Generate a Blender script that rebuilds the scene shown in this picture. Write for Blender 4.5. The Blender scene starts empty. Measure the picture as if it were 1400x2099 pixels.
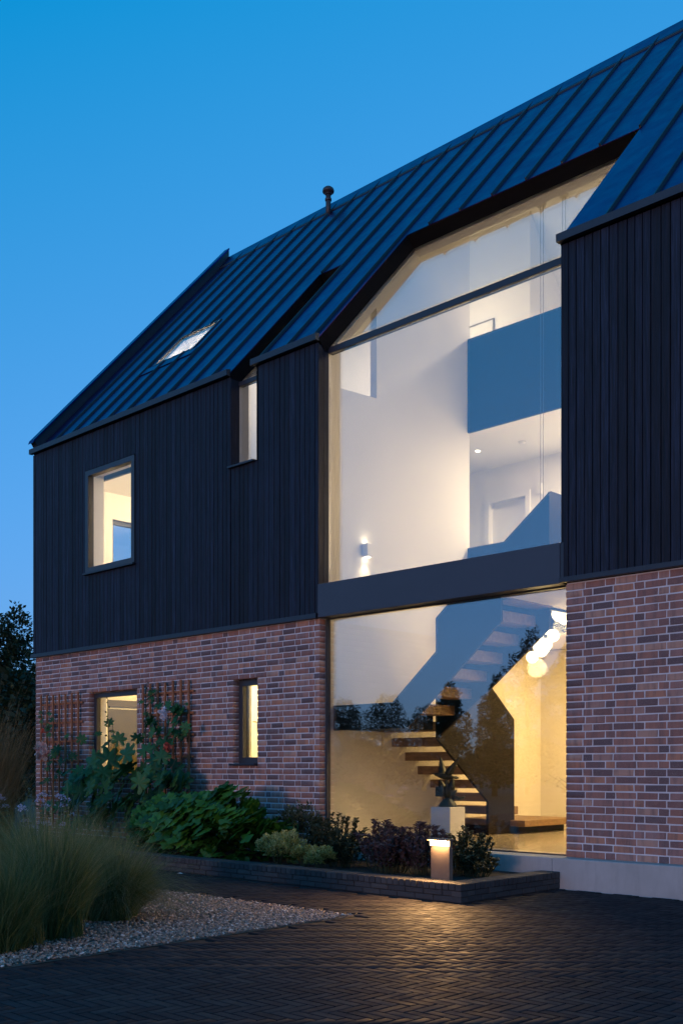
import bpy, math, random
import numpy as np
from mathutils import Vector, Matrix

random.seed(7)
rng = np.random.default_rng(7)
SC = bpy.context.scene
COL = SC.collection
R = math.radians

# ---------------------------------------------------------------- camera
ALPHA = math.atan2(2150.0, 2235.0)
cam = bpy.data.cameras.new('camera')
cam_ob = bpy.data.objects.new('camera', cam)
COL.objects.link(cam_ob)
cam_ob.location = (0.0, -9.264, 1.2)
cam_ob.rotation_euler = (math.pi / 2, 0, ALPHA)
cam.sensor_fit = 'VERTICAL'
cam.sensor_height = 36.0
cam.lens = 2150.0 / 2099.0 * 36.0
cam.shift_y = (1575 - 1049.5) / 2099.0
cam.clip_start = 0.05
cam.clip_end = 2000
SC.camera = cam_ob

# ---------------------------------------------------------------- sky, sun, exposure
SUN_EL, SUN_ROT = 2.5, 165.0
SKY_STRENGTH = 0.10
EXPOSURE = 3.322          # stops: the photograph is a long dusk exposure
K = 2.0 ** -EXPOSURE      # lamps below are given in picture units and scaled by this
world = bpy.data.worlds.new('World')
SC.world = world
world.use_nodes = True
wn, wl = world.node_tree.nodes, world.node_tree.links
sky = wn.new('ShaderNodeTexSky')
sky.sky_type = 'NISHITA'
sky.sun_disc = False
sky.sun_elevation = R(SUN_EL)
sky.sun_rotation = R(SUN_ROT)
sky.ozone_density = 4.0
sky.dust_density = 0.3
gam = wn.new('ShaderNodeGamma'); gam.inputs[1].default_value = 0.462
mulc = wn.new('ShaderNodeVectorMath'); mulc.operation = 'MULTIPLY'
mulc.inputs[1].default_value = (0.428, 0.270, 0.71)
hsv = wn.new('ShaderNodeHueSaturation'); hsv.inputs['Saturation'].default_value = 0.766
shf = wn.new('ShaderNodeVectorMath'); shf.operation = 'ADD'; shf.inputs[1].default_value = (-0.267, 0, 0)
clp = wn.new('ShaderNodeVectorMath'); clp.operation = 'MAXIMUM'; clp.inputs[1].default_value = (0, 0, 0)
wl.new(sky.outputs[0], gam.inputs[0]); wl.new(gam.outputs[0], mulc.inputs[0])
wl.new(mulc.outputs[0], hsv.inputs['Color']); wl.new(hsv.outputs[0], shf.inputs[0]); wl.new(shf.outputs[0], clp.inputs[0]); wl.new(clp.outputs[0], wn['Background'].inputs[0])
wn['Background'].inputs[1].default_value = SKY_STRENGTH

sun = bpy.data.lights.new('sun', 'SUN')
sun.energy = 0.75 * K
sun.color = (1.0, 0.6, 0.5)
sun.angle = R(10)
sun_ob = bpy.data.objects.new('sun', sun)
COL.objects.link(sun_ob)
saz = 2 * math.pi - R(SUN_ROT)
sdir = Vector((-math.sin(saz) * math.cos(R(SUN_EL)), math.cos(saz) * math.cos(R(SUN_EL)), math.sin(R(SUN_EL))))
sun_ob.rotation_euler = sdir.to_track_quat('Z', 'Y').to_euler()

vs = SC.view_settings
vs.view_transform = 'Standard'
vs.look = 'None'
vs.gamma = 1.0
vs.use_curve_mapping = False
vs.exposure = EXPOSURE
SC.render.engine = 'CYCLES'
cy = SC.cycles
cy.use_denoising = True
cy.max_bounces = 10
cy.transparent_max_bounces = 24
cy.glossy_bounces = 5
cy.caustics_reflective = False
cy.caustics_refractive = False
cy.sample_clamp_indirect = 4.0

# ---------------------------------------------------------------- node helpers
def node(nt, t, props=None, **ins):
    n = nt.nodes.new(t)
    for k, v in (props or {}).items():
        setattr(n, k, v)
    for k, v in ins.items():
        key = int(k[1:]) if k[0] == '_' else k.replace('_', ' ')
        if isinstance(v, bpy.types.NodeSocket):
            nt.links.new(v, n.inputs[key])
        else:
            n.inputs[key].default_value = v
    return n

def ramp(nt, fac, stops, interp='LINEAR'):
    n = nt.nodes.new('ShaderNodeValToRGB')
    cr = n.color_ramp
    cr.interpolation = interp
    while len(cr.elements) < len(stops):
        cr.elements.new(0.5)
    for e, (p, c) in zip(cr.elements, stops):
        e.position = p
        e.color = (c[0], c[1], c[2], 1) if len(c) == 3 else c
    nt.links.new(fac, n.inputs[0])
    return n.outputs[0]

def new_mat(name):
    m = bpy.data.materials.new(name)
    m.use_nodes = True
    nt = m.node_tree
    return m, nt, nt.nodes['Principled BSDF']

def position(nt, scale=(1, 1, 1)):
    g = nt.nodes.new('ShaderNodeNewGeometry')
    mp = node(nt, 'ShaderNodeMapping', Vector=g.outputs['Position'])
    mp.inputs['Scale'].default_value = scale
    return mp.outputs[0]

def noise(nt, vec, scale, detail=3.0, rough=0.6):
    return node(nt, 'ShaderNodeTexNoise', Vector=vec, Scale=scale, Detail=detail, Roughness=rough).outputs['Fac']

def mix(nt, fac, a, b, mode='MIX'):
    n = nt.nodes.new('ShaderNodeMix')
    n.data_type = 'RGBA'
    n.blend_type = mode
    for sock, v in ((n.inputs[0], fac), (n.inputs[6], a), (n.inputs[7], b)):
        if isinstance(v, bpy.types.NodeSocket):
            nt.links.new(v, sock)
        else:
            sock.default_value = v if not isinstance(v, tuple) else (v[0], v[1], v[2], 1)
    return n.outputs[2]

def bump(nt, bsdf, height, strength=0.3, dist=0.005):
    b = node(nt, 'ShaderNodeBump', Height=height, Strength=strength, Distance=dist)
    nt.links.new(b.outputs[0], bsdf.inputs['Normal'])

def tint(nt):
    return node(nt, 'ShaderNodeAttribute', {'attribute_name': 'tint'}).outputs['Fac']

def simple(name, col, rough=0.5, metal=0.0, var=0.12, scale=6.0, bumpy=0.0, spec=0.5):
    m, nt, b = new_mat(name)
    f = noise(nt, position(nt), scale, 4)
    lo = tuple(c * (1 - var) for c in col); hi = tuple(min(1, c * (1 + var)) for c in col)
    nt.links.new(ramp(nt, f, [(0.3, lo), (0.7, hi)]), b.inputs['Base Color'])
    b.inputs['Roughness'].default_value = rough
    b.inputs['Metallic'].default_value = metal
    b.inputs['Specular IOR Level'].default_value = spec
    if bumpy:
        bump(nt, b, noise(nt, position(nt), scale * 12, 4), bumpy, 0.003)
    return m

M = {}
# brick
m, nt, b = new_mat('brick'); M['brick'] = m
base = ramp(nt, tint(nt), [(0.0, (.12, .085, .092)), (.15, (.18, .105, .10)), (.34, (.30, .14, .11)), (.56, (.38, .175, .125)),
                           (.76, (.34, .18, .155)), (.9, (.50, .29, .21)), (1.0, (.46, .18, .095))])
band = noise(nt, position(nt, (16, 16, 3)), 1.0, 2)
c1 = mix(nt, ramp(nt, band, [(.45, (0, 0, 0)), (.7, (.62, .62, .62))]), base, (.13, .092, .092))
spk = noise(nt, position(nt), 150, 3)
c2 = mix(nt, ramp(nt, spk, [(.52, (0, 0, 0)), (.78, (.6, .6, .6))]), c1, (.46, .31, .25))
st = noise(nt, position(nt, (1.2, 1.2, .6)), 1.6, 4)
c3 = mix(nt, ramp(nt, st, [(.6, (0, 0, 0)), (.85, (.32, .32, .32))]), c2, (.46, .42, .42))
nt.links.new(c3, b.inputs['Base Color'])
b.inputs['Roughness'].default_value = 0.85
bump(nt, b, noise(nt, position(nt), 90, 5), 0.5, 0.004)
# mortar
m, nt, b = new_mat('mortar'); M['mortar'] = m
f = noise(nt, position(nt), 3, 5)
nt.links.new(ramp(nt, f, [(.3, (.56, .55, .57)), (.7, (.74, .73, .75))]), b.inputs['Base Color'])
b.inputs['Roughness'].default_value = 0.95
bump(nt, b, noise(nt, position(nt), 160, 4), 0.5, 0.003)
# charred timber
m, nt, b = new_mat('charred_timber'); M['timber'] = m
oi = nt.nodes.new('ShaderNodeObjectInfo')
grain = noise(nt, position(nt, (55, 55, 2.2)), 1.0, 5, .65)
cg = ramp(nt, grain, [(.28, (.002, .0035, .009)), (.48, (.007, .012, .028)), (.66, (.018, .028, .060)), (.8, (.04, .052, .092))])
cg = mix(nt, ramp(nt, noise(nt, position(nt, (170, 170, 5)), 1.0, 3), [(.4, (0, 0, 0)), (.7, (.7, .7, .7))]), cg, (.004, .005, .009))
cg = mix(nt, 1.0, cg, ramp(nt, oi.outputs['Random'], [(0, (.45, .45, .5)), (1, (1.4, 1.4, 1.35))]), 'MULTIPLY')
nt.links.new(cg, b.inputs['Base Color'])
b.inputs['Roughness'].default_value = 0.6
b.inputs['Specular IOR Level'].default_value = 0.3
bump(nt, b, grain, 0.9, 0.010)
# standing seam roof metal
m, nt, b = new_mat('roof_metal'); M['roof'] = m
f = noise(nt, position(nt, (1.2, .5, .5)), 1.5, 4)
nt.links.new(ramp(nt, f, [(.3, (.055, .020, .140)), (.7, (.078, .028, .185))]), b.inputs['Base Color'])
b.inputs['Metallic'].default_value = 1.0
nt.links.new(ramp(nt, noise(nt, position(nt), 5, 4), [(.3, (.30, .30, .30)), (.7, (.42, .42, .42))]), b.inputs['Roughness'])
bump(nt, b, noise(nt, position(nt, (1.6, .7, .7)), 1.2, 2), 0.25, 0.02)
M['trim'] = simple('dark_trim_metal', (.026, .029, .040), .42, 0.0, .15)
M['seam'] = simple('shaded_seam_metal', (.012, .014, .026), .45)  # darker than the roof sheet: the seams' shadowed sides are painted in
M['black'] = simple('black_backing', (.005, .005, .006), .9, spec=.08)
M['frame'] = simple('window_frame_paint', (.04, .043, .052), .4)
M['beam'] = simple('grey_steel_beam', (.05, .056, .075), .45, 0.0, .06, 2.0)
M['plaster'] = simple('white_plaster', (.80, .78, .74), .85, 0, .02, 1.0)
M['white'] = simple('white_satin_paint', (.80, .78, .75), .45, 0, .02, 1.0)
M['guard'] = simple('dark_brown_panel', (.014, .011, .009), .5, 0, .1, 1.0, spec=.08)
M['wood'] = None
m, nt, b = new_mat('oak_tread'); M['wood'] = m
f = noise(nt, position(nt, (2, 18, 18)), 1.5, 5)
nt.links.new(ramp(nt, f, [(.3, (.15, .085, .04)), (.7, (.28, .17, .08))]), b.inputs['Base Color'])
b.inputs['Roughness'].default_value = 0.5
m, nt, b = new_mat('cedar_trellis'); M['cedar'] = m
f = noise(nt, position(nt, (30, 30, 3)), 1.5, 4)
nt.links.new(ramp(nt, f, [(.3, (.26, .085, .032)), (.7, (.43, .165, .065))]), b.inputs['Base Color'])
b.inputs['Roughness'].default_value = 0.75
# white painted brick (interior): fine relief only
m, nt, b = new_mat('white_painted_brick'); M['pbrick'] = m
g = nt.nodes.new('ShaderNodeNewGeometry')
sep = node(nt, 'ShaderNodeSeparateXYZ', Vector=g.outputs['Position'])
add = node(nt, 'ShaderNodeMath', {'operation': 'ADD'}, _0=sep.outputs[0], _1=sep.outputs[1])
cmb = node(nt, 'ShaderNodeCombineXYZ', X=add.outputs[0], Y=sep.outputs[2])
bt = node(nt, 'ShaderNodeTexBrick', Vector=cmb.outputs[0], Scale=1.0, Mortar_Size=.006, Brick_Width=.225, Row_Height=.075)
bt.inputs['Color1'].default_value = (.80, .76, .66, 1); bt.inputs['Color2'].default_value = (.77, .73, .63, 1); bt.inputs['Mortar'].default_value = (.76, .72, .62, 1)
nt.links.new(bt.outputs['Color'], b.inputs['Base Color'])
b.inputs['Roughness'].default_value = 0.7
inv = node(nt, 'ShaderNodeMath', {'operation': 'SUBTRACT'}, _0=1.0, _1=bt.outputs['Fac'])
bump(nt, b, inv.outputs[0], 0.3, 0.004)
# polished floor
M['floor'] = simple('polished_concrete_floor', (.42, .36, .28), .16, 0, .12, 2.0)
# outdoor concrete
m, nt, b = new_mat('cast_concrete'); M['concrete'] = m
f = noise(nt, position(nt), 2.2, 6)
f2 = noise(nt, position(nt, (3, 3, .6)), 4, 4)
cc = mix(nt, ramp(nt, f2, [(.45, (0, 0, 0)), (.8, (.45, .45, .45))]), ramp(nt, f, [(.3, (.36, .35, .33)), (.7, (.46, .45, .43))]), (.27, .26, .25))
nt.links.new(cc, b.inputs['Base Color']); b.inputs['Roughness'].default_value = .8
bump(nt, b, noise(nt, position(nt), 60, 5), .25, .003)
# clay pavers
m, nt, b = new_mat('dark_clay_paver'); M['paver'] = m
cp = ramp(nt, tint(nt), [(0, (.019, .016, .019)), (.5, (.027, .023, .027)), (.85, (.036, .031, .034)), (1, (.046, .038, .038))])
cp = mix(nt, ramp(nt, noise(nt, position(nt), 1.3, 4), [(.35, (.25, .25, .25)), (.7, (0, 0, 0))]), cp, (.026, .024, .026))
cp = mix(nt, ramp(nt, noise(nt, position(nt), 120, 3), [(.6, (0, 0, 0)), (.85, (.35, .35, .35))]), cp, (.10, .09, .085))
nt.links.new(cp, b.inputs['Base Color'])
nt.links.new(ramp(nt, noise(nt, position(nt), 8, 4), [(.3, (.6, .6, .6)), (.7, (.85, .85, .85))]), b.inputs['Roughness'])
b.inputs['Specular IOR Level'].default_value = .12
bump(nt, b, noise(nt, position(nt), 70, 5), .15, .002)
m, nt, b = new_mat('dark_planter_brick'); M['pbrk'] = m
cp = ramp(nt, tint(nt), [(0, (.035, .032, .034)), (.6, (.055, .05, .05)), (1, (.075, .066, .062))])
cp = mix(nt, ramp(nt, noise(nt, position(nt), 30, 4), [(.5, (0, 0, 0)), (.8, (.4, .4, .4))]), cp, (.09, .08, .075))
nt.links.new(cp, b.inputs['Base Color']); b.inputs['Roughness'].default_value = .75
bump(nt, b, noise(nt, position(nt), 80, 5), .5, .004)
M['joint'] = simple('paver_joint_sand', (.012, .011, .011), .95, 0, .3, 30)
M['djoint'] = simple('dark_mortar', (.03, .029, .03), .95, 0, .2, 30)
M['soil'] = simple('bed_soil', (.030, .022, .016), .95, 0, .4, 25, .8)
M['ground'] = simple('rough_grass_ground', (.025, .032, .016), .95, 0, .4, 2)
m, nt, b = new_mat('gravel_stone'); M['gravel'] = m
cp = ramp(nt, tint(nt), [(0, (.12, .09, .075)), (.25, (.24, .18, .15)), (.5, (.38, .29, .245)), (.7, (.31, .21, .15)), (.9, (.52, .44, .39)), (1, (.66, .60, .56))])
nt.links.new(cp, b.inputs['Base Color']); b.inputs['Roughness'].default_value = .7
M['gravelbed'] = simple('gravel_bed', (.14, .12, .10), .95, 0, .5, 60, .8)
M['bronze'] = simple('dark_bronze', (.022, .026, .022), .38, .3, .3, 20)
M['pedestal'] = simple('painted_plinth_white', (.82, .82, .82), .5, 0, .02, 2)
m, nt, b = new_mat('bollard_bronze'); M['bollard'] = m
b.inputs['Base Color'].default_value = (.16, .115, .085, 1); b.inputs['Roughness'].default_value = .45
nt.links.new(ramp(nt, noise(nt, position(nt), 12, 4), [(.3, (.14, .10, .075)), (.7, (.19, .135, .10))]), b.inputs['Base Color'])
M['pipe'] = simple('dark_plastic_pipe', (.04, .04, .045), .5)
M['chrome'] = simple('brushed_handle', (.35, .33, .30), .35, 1.0)
M['wire'] = simple('pendant_wire', (.03, .03, .035), .5)
M['art_paper'] = simple('print_paper', (.75, .73, .68), .8)
M['art_green'] = simple('print_green', (.30, .36, .12), .8, 0, .4, 9)
M['doorwood'] = simple('olive_wardrobe', (.085, .065, .024), .6, 0, .08, 1)

def leaf_mat(name, stops, rough=.45, trans=.25, spec=.4):
    m, nt, b = new_mat(name)
    c = ramp(nt, tint(nt), stops)
    nt.links.new(c, b.inputs['Base Color'])
    b.inputs['Roughness'].default_value = rough
    b.inputs['Specular IOR Level'].default_value = spec
    tr = node(nt, 'ShaderNodeBsdfTranslucent', Color=c)
    mx = node(nt, 'ShaderNodeMixShader', Fac=trans)
    nt.links.new(b.outputs[0], mx.inputs[1]); nt.links.new(tr.outputs[0], mx.inputs[2])
    nt.links.new(mx.outputs[0], nt.nodes['Material Output'].inputs[0])
    return m
M['leaf_dark'] = leaf_mat('tree_leaf', [(0, (.012, .022, .010)), (.6, (.028, .048, .018)), (1, (.045, .07, .024))], .6)
M['leaf_lobed'] = leaf_mat('lobed_leaf', [(0, (.016, .065, .018)), (.5, (.032, .115, .028)), (1, (.06, .17, .04))], .5)
M['leaf_green'] = leaf_mat('broad_leaf', [(0, (.018, .065, .008)), (.5, (.040, .13, .012)), (1, (.085, .22, .022))], .45)
M['leaf_yellow'] = leaf_mat('variegated_leaf', [(0, (.09, .10, .02)), (.4, (.26, .26, .06)), (.75, (.42, .40, .12)), (1, (.60, .58, .28))], .5)
M['leaf_purple'] = leaf_mat('purple_leaf', [(0, (.035, .026, .030)), (.4, (.085, .055, .062)), (.8, (.15, .10, .105)), (1, (.22, .15, .14))], .5)
M['leaf_mixed'] = leaf_mat('small_grey_green_leaf', [(0, (.02, .028, .014)), (.5, (.05, .065, .03)), (1, (.10, .11, .06))], .5)
M['grass'] = leaf_mat('feather_grass', [(0, (.030, .066, .018)), (.4, (.07, .125, .036)), (.75, (.15, .185, .075)), (1, (.30, .29, .16))], .6, .35)
M['grass_dry'] = leaf_mat('dry_plume_grass', [(0, (.06, .05, .02)), (.5, (.17, .12, .055)), (1, (.30, .21, .11))], .7, .35)
M['stem'] = leaf_mat('plant_stem', [(0, (.05, .06, .025)), (1, (.09, .09, .04))], .6, .1)
M['bark'] = simple('bark', (.05, .04, .03), .9, 0, .4, 10)
M['pet_pink'] = leaf_mat('pink_petal', [(0, (.86, .44, .37)), (1, (.95, .62, .54))], .6, .35)
M['pet_red'] = leaf_mat('coral_petal', [(0, (.65, .10, .06)), (1, (.80, .22, .14))], .6, .35)
M['pet_white'] = leaf_mat('white_petal', [(0, (.68, .62, .66)), (1, (.82, .78, .82))], .6, .35)
M['pet_lilac'] = leaf_mat('lilac_petal', [(0, (.42, .40, .58)), (1, (.62, .60, .78))], .6, .35)
M['pet_orange'] = leaf_mat('orange_petal', [(0, (.80, .32, .03)), (1, (.85, .42, .05))], .6, .35)

def glass_mat(name, base_ref, tintc=(.93, .95, .95)):
    m = bpy.data.materials.new(name); m.use_nodes = True
    nt = m.node_tree; nt.nodes.remove(nt.nodes['Principled BSDF'])
    g = nt.nodes.new('ShaderNodeNewGeometry')
    dt = node(nt, 'ShaderNodeVectorMath', {'operation': 'DOT_PRODUCT'}, _0=g.outputs['Incoming'], _1=g.outputs['Normal'])
    ab = node(nt, 'ShaderNodeMath', {'operation': 'ABSOLUTE'}, _0=dt.outputs['Value'])
    om = node(nt, 'ShaderNodeMath', {'operation': 'SUBTRACT', 'use_clamp': True}, _0=1.0, _1=ab.outputs[0])
    pw = node(nt, 'ShaderNodeMath', {'operation': 'POWER'}, _0=om.outputs[0], _1=5.0)
    fac = node(nt, 'ShaderNodeMath', {'operation': 'MULTIPLY_ADD', 'use_clamp': True}, _0=pw.outputs[0], _1=1.0 - base_ref, _2=base_ref)
    tr = node(nt, 'ShaderNodeBsdfTransparent'); tr.inputs[0].default_value = (*tintc, 1)
    wv = node(nt, 'ShaderNodeBump', Height=noise(nt, position(nt), .9, 1), Strength=.3, Distance=.0035)
    gl = node(nt, 'ShaderNodeBsdfGlossy', Roughness=0.0, Normal=wv.outputs[0]); gl.inputs['Color'].default_value = (1, 1, 1, 1)
    mx = node(nt, 'ShaderNodeMixShader', Fac=fac.outputs[0])
    nt.links.new(tr.outputs[0], mx.inputs[1]); nt.links.new(gl.outputs[0], mx.inputs[2])
    nt.links.new(mx.outputs[0], nt.nodes['Material Output'].inputs[0])
    return m
M['glass'] = glass_mat('coated_glass', 0.19)
M['glass_side'] = glass_mat('plain_window_glass', 0.06)

def emit_mat(name, col, strength):
    m = bpy.data.materials.new(name); m.use_nodes = True
    nt = m.node_tree; nt.nodes.remove(nt.nodes['Principled BSDF'])
    e = node(nt, 'ShaderNodeEmission', Strength=strength * K); e.inputs[0].default_value = (*col, 1)
    nt.links.new(e.outputs[0], nt.nodes['Material Output'].inputs[0])
    return m
WARM = (1.0, .70, .34)
M['globe'] = emit_mat('opal_globe_lit', (1.0, .78, .42), 7.0)
M['lens'] = emit_mat('lamp_lens_lit', (1.0, .80, .52), 30.0)
M['bolens'] = emit_mat('bollard_lens_lit', (1.0, .68, .34), 8.0)

# ---------------------------------------------------------------- object helpers
def props(o, label=None, cat=None, group=None, kind=None):
    if label: o['label'] = label
    if cat: o['category'] = cat
    if group: o['group'] = group
    if kind: o['kind'] = kind
    return o

def link(name, me, mat=None, parent=None, kind=None, label=None):
    o = bpy.data.objects.new(name, me)
    if mat is not None and me is not None and len(me.materials) == 0:
        me.materials.append(mat)
    COL.objects.link(o)
    if parent is not None:
        o.parent = parent
        o.matrix_parent_inverse = Matrix.Translation(parent.location).inverted()
    if kind: o['kind'] = kind
    if label: o['label'] = label
    return o

def empty(name, loc, label, cat, group=None):
    o = bpy.data.objects.new(name, None)
    o.location = loc
    o.empty_display_size = .2
    COL.objects.link(o)
    return props(o, label, cat, group)

class MB:
    def __init__(self): self.v = []; self.f = []
    def add(self, vs, fs):
        n = len(self.v)
        self.v += [tuple(p) for p in vs]
        self.f += [tuple(i + n for i in f) for f in fs]
        return self
    def hexa(self, p):   # p: 4 bottom + 4 top, counterclockwise from above
        return self.add(p, [(3, 2, 1, 0), (4, 5, 6, 7), (0, 1, 5, 4), (1, 2, 6, 5), (2, 3, 7, 6), (3, 0, 4, 7)])
    def box(self, x0, x1, y0, y1, z0, z1):
        return self.hexa([(x0, y0, z0), (x1, y0, z0), (x1, y1, z0), (x0, y1, z0), (x0, y0, z1), (x1, y0, z1), (x1, y1, z1), (x0, y1, z1)])
    def bbox(self, x0, x1, y0, y1, z0, z1, c=.004):   # box with chamfered edges on all vertical/horizontal corners
        vs = []
        for z, i in ((z0, c), (z0 + c, 0), (z1 - c, 0), (z1, c)):
            for (x, y, sx, sy) in ((x0, y0, 1, 1), (x1, y0, -1, 1), (x1, y1, -1, -1), (x0, y1, 1, -1)):
                vs.append((x + sx * i, y + sy * i, z))
        fs = [(3, 2, 1, 0), (12, 13, 14, 15)]
        for k in range(3):
            for j in range(4):
                a = k * 4 + j; b_ = k * 4 + (j + 1) % 4
                fs.append((a, b_, b_ + 4, a + 4))
        return self.add(vs, fs)
    def prism(self, pts, d):   # pts 3D polygon, d extrusion vector
        n = len(pts)
        q = [tuple(Vector(p) + Vector(d)) for p in pts]
        fs = [tuple(range(n - 1, -1, -1)), tuple(range(n, 2 * n))]
        fs += [(i, (i + 1) % n, n + (i + 1) % n, n + i) for i in range(n)]
        return self.add(list(pts) + q, fs)
    def tube(self, pts, rad, n=8, cap=True):
        pts = [Vector(p) for p in pts]
        if not hasattr(rad, '__len__'): rad = [rad] * len(pts)
        vs = []; prev = None
        for i, p in enumerate(pts):
            t = (pts[min(i + 1, len(pts) - 1)] - pts[max(i - 1, 0)]).normalized()
            u = t.cross(Vector((0, 0, 1)) if abs(t.z) < .95 else Vector((1, 0, 0))).normalized()
            w = t.cross(u)
            for k in range(n):
                a = 2 * math.pi * k / n
                vs.append(p + (u * math.cos(a) + w * math.sin(a)) * rad[i])
        fs = []
        for i in range(len(pts) - 1):
            for k in range(n):
                fs.append((i * n + k, i * n + (k + 1) % n, (i + 1) * n + (k + 1) % n, (i + 1) * n + k))
        if cap:
            fs.append(tuple(range(n - 1, -1, -1))); fs.append(tuple(range((len(pts) - 1) * n, len(pts) * n)))
        return self.add(vs, fs)
    def lathe(self, prof, c, n=20):
        vs = []; fs = []
        for r_, z in prof:
            for k in range(n):
                a = 2 * math.pi * k / n
                vs.append((c[0] + r_ * math.cos(a), c[1] + r_ * math.sin(a), c[2] + z))
        for i in range(len(prof) - 1):
            for k in range(n):
                fs.append((i * n + k, i * n + (k + 1) % n, (i + 1) * n + (k + 1) % n, (i + 1) * n + k))
        fs.append(tuple(range(n - 1, -1, -1))); fs.append(tuple(range((len(prof) - 1) * n, len(prof) * n)))
        return self.add(vs, fs)
    def ball(self, c, r, n=12, sc=(1, 1, 1)):
        prof = [(max(.001, math.sin(math.pi * i / n)) * r, -math.cos(math.pi * i / n) * r) for i in range(n + 1)]
        vs = len(self.v)
        self.lathe(prof, (0, 0, 0), n * 2)
        for i in range(vs, len(self.v)):
            p = self.v[i]; self.v[i] = (c[0] + p[0] * sc[0], c[1] + p[1] * sc[1], c[2] + p[2] * sc[2])
        return self
    def mesh(self, name, smooth=False):
        me = bpy.data.meshes.new(name)
        me.from_pydata(self.v, [], self.f)
        me.update()
        if smooth: me.polygons.foreach_set('use_smooth', [True] * len(me.polygons))
        return me
    def build(self, name, mat, parent=None, smooth=False, kind=None, label=None):
        me = self.mesh(name, smooth)
        import bmesh
        bm = bmesh.new(); bm.from_mesh(me)
        bmesh.ops.recalc_face_normals(bm, faces=bm.faces)
        bm.to_mesh(me); bm.free()
        return link(name, me, mat, parent, kind, label)

def np_mesh(name, V, F, tintv=None, smooth=False):
    """V (n,3); F list of int arrays (m,k)"""
    me = bpy.data.meshes.new(name)
    me.vertices.add(len(V)); me.vertices.foreach_set('co', np.asarray(V, np.float32).ravel())
    loops = np.concatenate([f.ravel() for f in F]); tot = np.concatenate([np.full(len(f), f.shape[1]) for f in F])
    start = np.concatenate([[0], np.cumsum(tot)[:-1]])
    me.loops.add(len(loops)); me.loops.foreach_set('vertex_index', loops.astype(np.int32))
    me.polygons.add(len(tot)); me.polygons.foreach_set('loop_start', start.astype(np.int32))
    try: me.polygons.foreach_set('loop_total', tot.astype(np.int32))
    except Exception: pass
    if smooth: me.polygons.foreach_set('use_smooth', np.ones(len(tot), bool))
    if tintv is not None:
        a = me.attributes.new('tint', 'FLOAT', 'POINT'); a.data.foreach_set('value', np.asarray(tintv, np.float32))
    me.update(calc_edges=True); me.validate()
    return me

def set_tint(me, val):
    a = me.attributes.new('tint', 'FLOAT', 'POINT')
    a.data.foreach_set('value', np.full(len(me.vertices), val, np.float32))

def slab(us, vs_, hole, fn, h0, h1):
    """sheet with holes over a grid us x vs_; fn(u,v,h)->xyz; faces only on the outside"""
    us = sorted(set(round(u, 5) for u in us)); vs_ = sorted(set(round(v, 5) for v in vs_))
    idx = {}; V = []; F = []
    def vid(i, j, k):
        key = (i, j, k)
        if key not in idx:
            idx[key] = len(V); V.append(fn(us[i], vs_[j], h1 if k else h0))
        return idx[key]
    nu, nv = len(us) - 1, len(vs_) - 1
    solid = [[not hole((us[i] + us[i + 1]) / 2, (vs_[j] + vs_[j + 1]) / 2) for j in range(nv)] for i in range(nu)]
    S = lambda i, j: 0 <= i < nu and 0 <= j < nv and solid[i][j]
    for i in range(nu):
        for j in range(nv):
            if not solid[i][j]: continue
            a, b_, c, d = (i, j), (i + 1, j), (i + 1, j + 1), (i, j + 1)
            F.append([vid(*p, 1) for p in (a, b_, c, d)]); F.append([vid(*p, 0) for p in (d, c, b_, a)])
            for (p, q, n) in ((a, b_, (i, j - 1)), (b_, c, (i + 1, j)), (c, d, (i, j + 1)), (d, a, (i - 1, j))):
                if not S(*n): F.append([vid(*p, 0), vid(*q, 0), vid(*q, 1), vid(*p, 1)])
    m_ = MB(); m_.v = V; m_.f = [tuple(f) for f in F]
    return m_

# ================================================================ HOUSE
XL, XR = -16.13, -1.0
XA, XB = -9.29, -5.75          # great opening
ZF, ZB, ZE = .30, 3.08, 6.53   # hall floor, brick top, eaves
MR = 4.7 / 4.22
RN = Vector((0, -.744, .668))
def rz(y): return 6.6 + (y + .02) * MR
def RP(x, y, h=0.0):
    return (x, y + RN.y * h, rz(y) + RN.z * h)

house = empty('house', (-9.0, 4.0, 0), 'modern house with black timber upper storeys and metal roof over a red brick base', 'house')
H = house

# windows: (x0,x1,z0,z1)
W1 = (-14.49, -13.19, 1.05, 2.40)
W2 = (-10.95, -10.46, 1.265, 2.405)
W3 = (-14.53, -13.19, 4.30, 5.93)
SL = (-10.98, -10.47, 5.30, 9.0)

# ---- bricks
BH, BS, BHD = .0622, .2125, .1005
PITCH_Z = .0751
JT = .0125
def brick_block(L, depth=.10, hgt=BH, c=.004):
    j = lambda: rng.uniform(-.0024, .0024)
    y0 = rng.uniform(-.0025, .0015)
    fr = [(c + j(), y0 + j(), c + j()), (L - c + j(), y0 + j(), c + j()), (L - c + j(), y0 + j(), hgt - c + j()), (c + j(), y0 + j(), hgt - c + j())]
    rim = [(0 + j(), .004, 0 + j()), (L + j(), .004, j()), (L + j(), .004, hgt + j()), (j(), .004, hgt + j())]
    bk = [(0, depth, 0), (L, depth, 0), (L, depth, hgt), (0, depth, hgt)]
    fs = [(0, 1, 2, 3)]
    for k in range(4):
        n = (k + 1) % 4
        fs += [(4 + k, 4 + n, n, k), (8 + k, 8 + n, 4 + n, 4 + k)]
    return np.array(fr + rim + bk), fs
NV = 14
variants = {}
for kind, L in (('s', BS), ('h', BHD)):
    variants[kind] = []
    for k in range(NV):
        V, F = brick_block(L)
        me = bpy.data.meshes.new('brick'); me.from_pydata([tuple(p) for p in V], [], F)
        tv = (k + .5) / NV
        set_tint(me, tv); me.materials.append(M['brick'])
        variants[kind].append((me, V, tv))
BF = np.array(brick_block(.1)[1])

def holes_row(z0, z1, holes):
    return [(a, b_) for (a, b_, c, d) in holes if z1 > c + .02 and z0 < d - .02]

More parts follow.
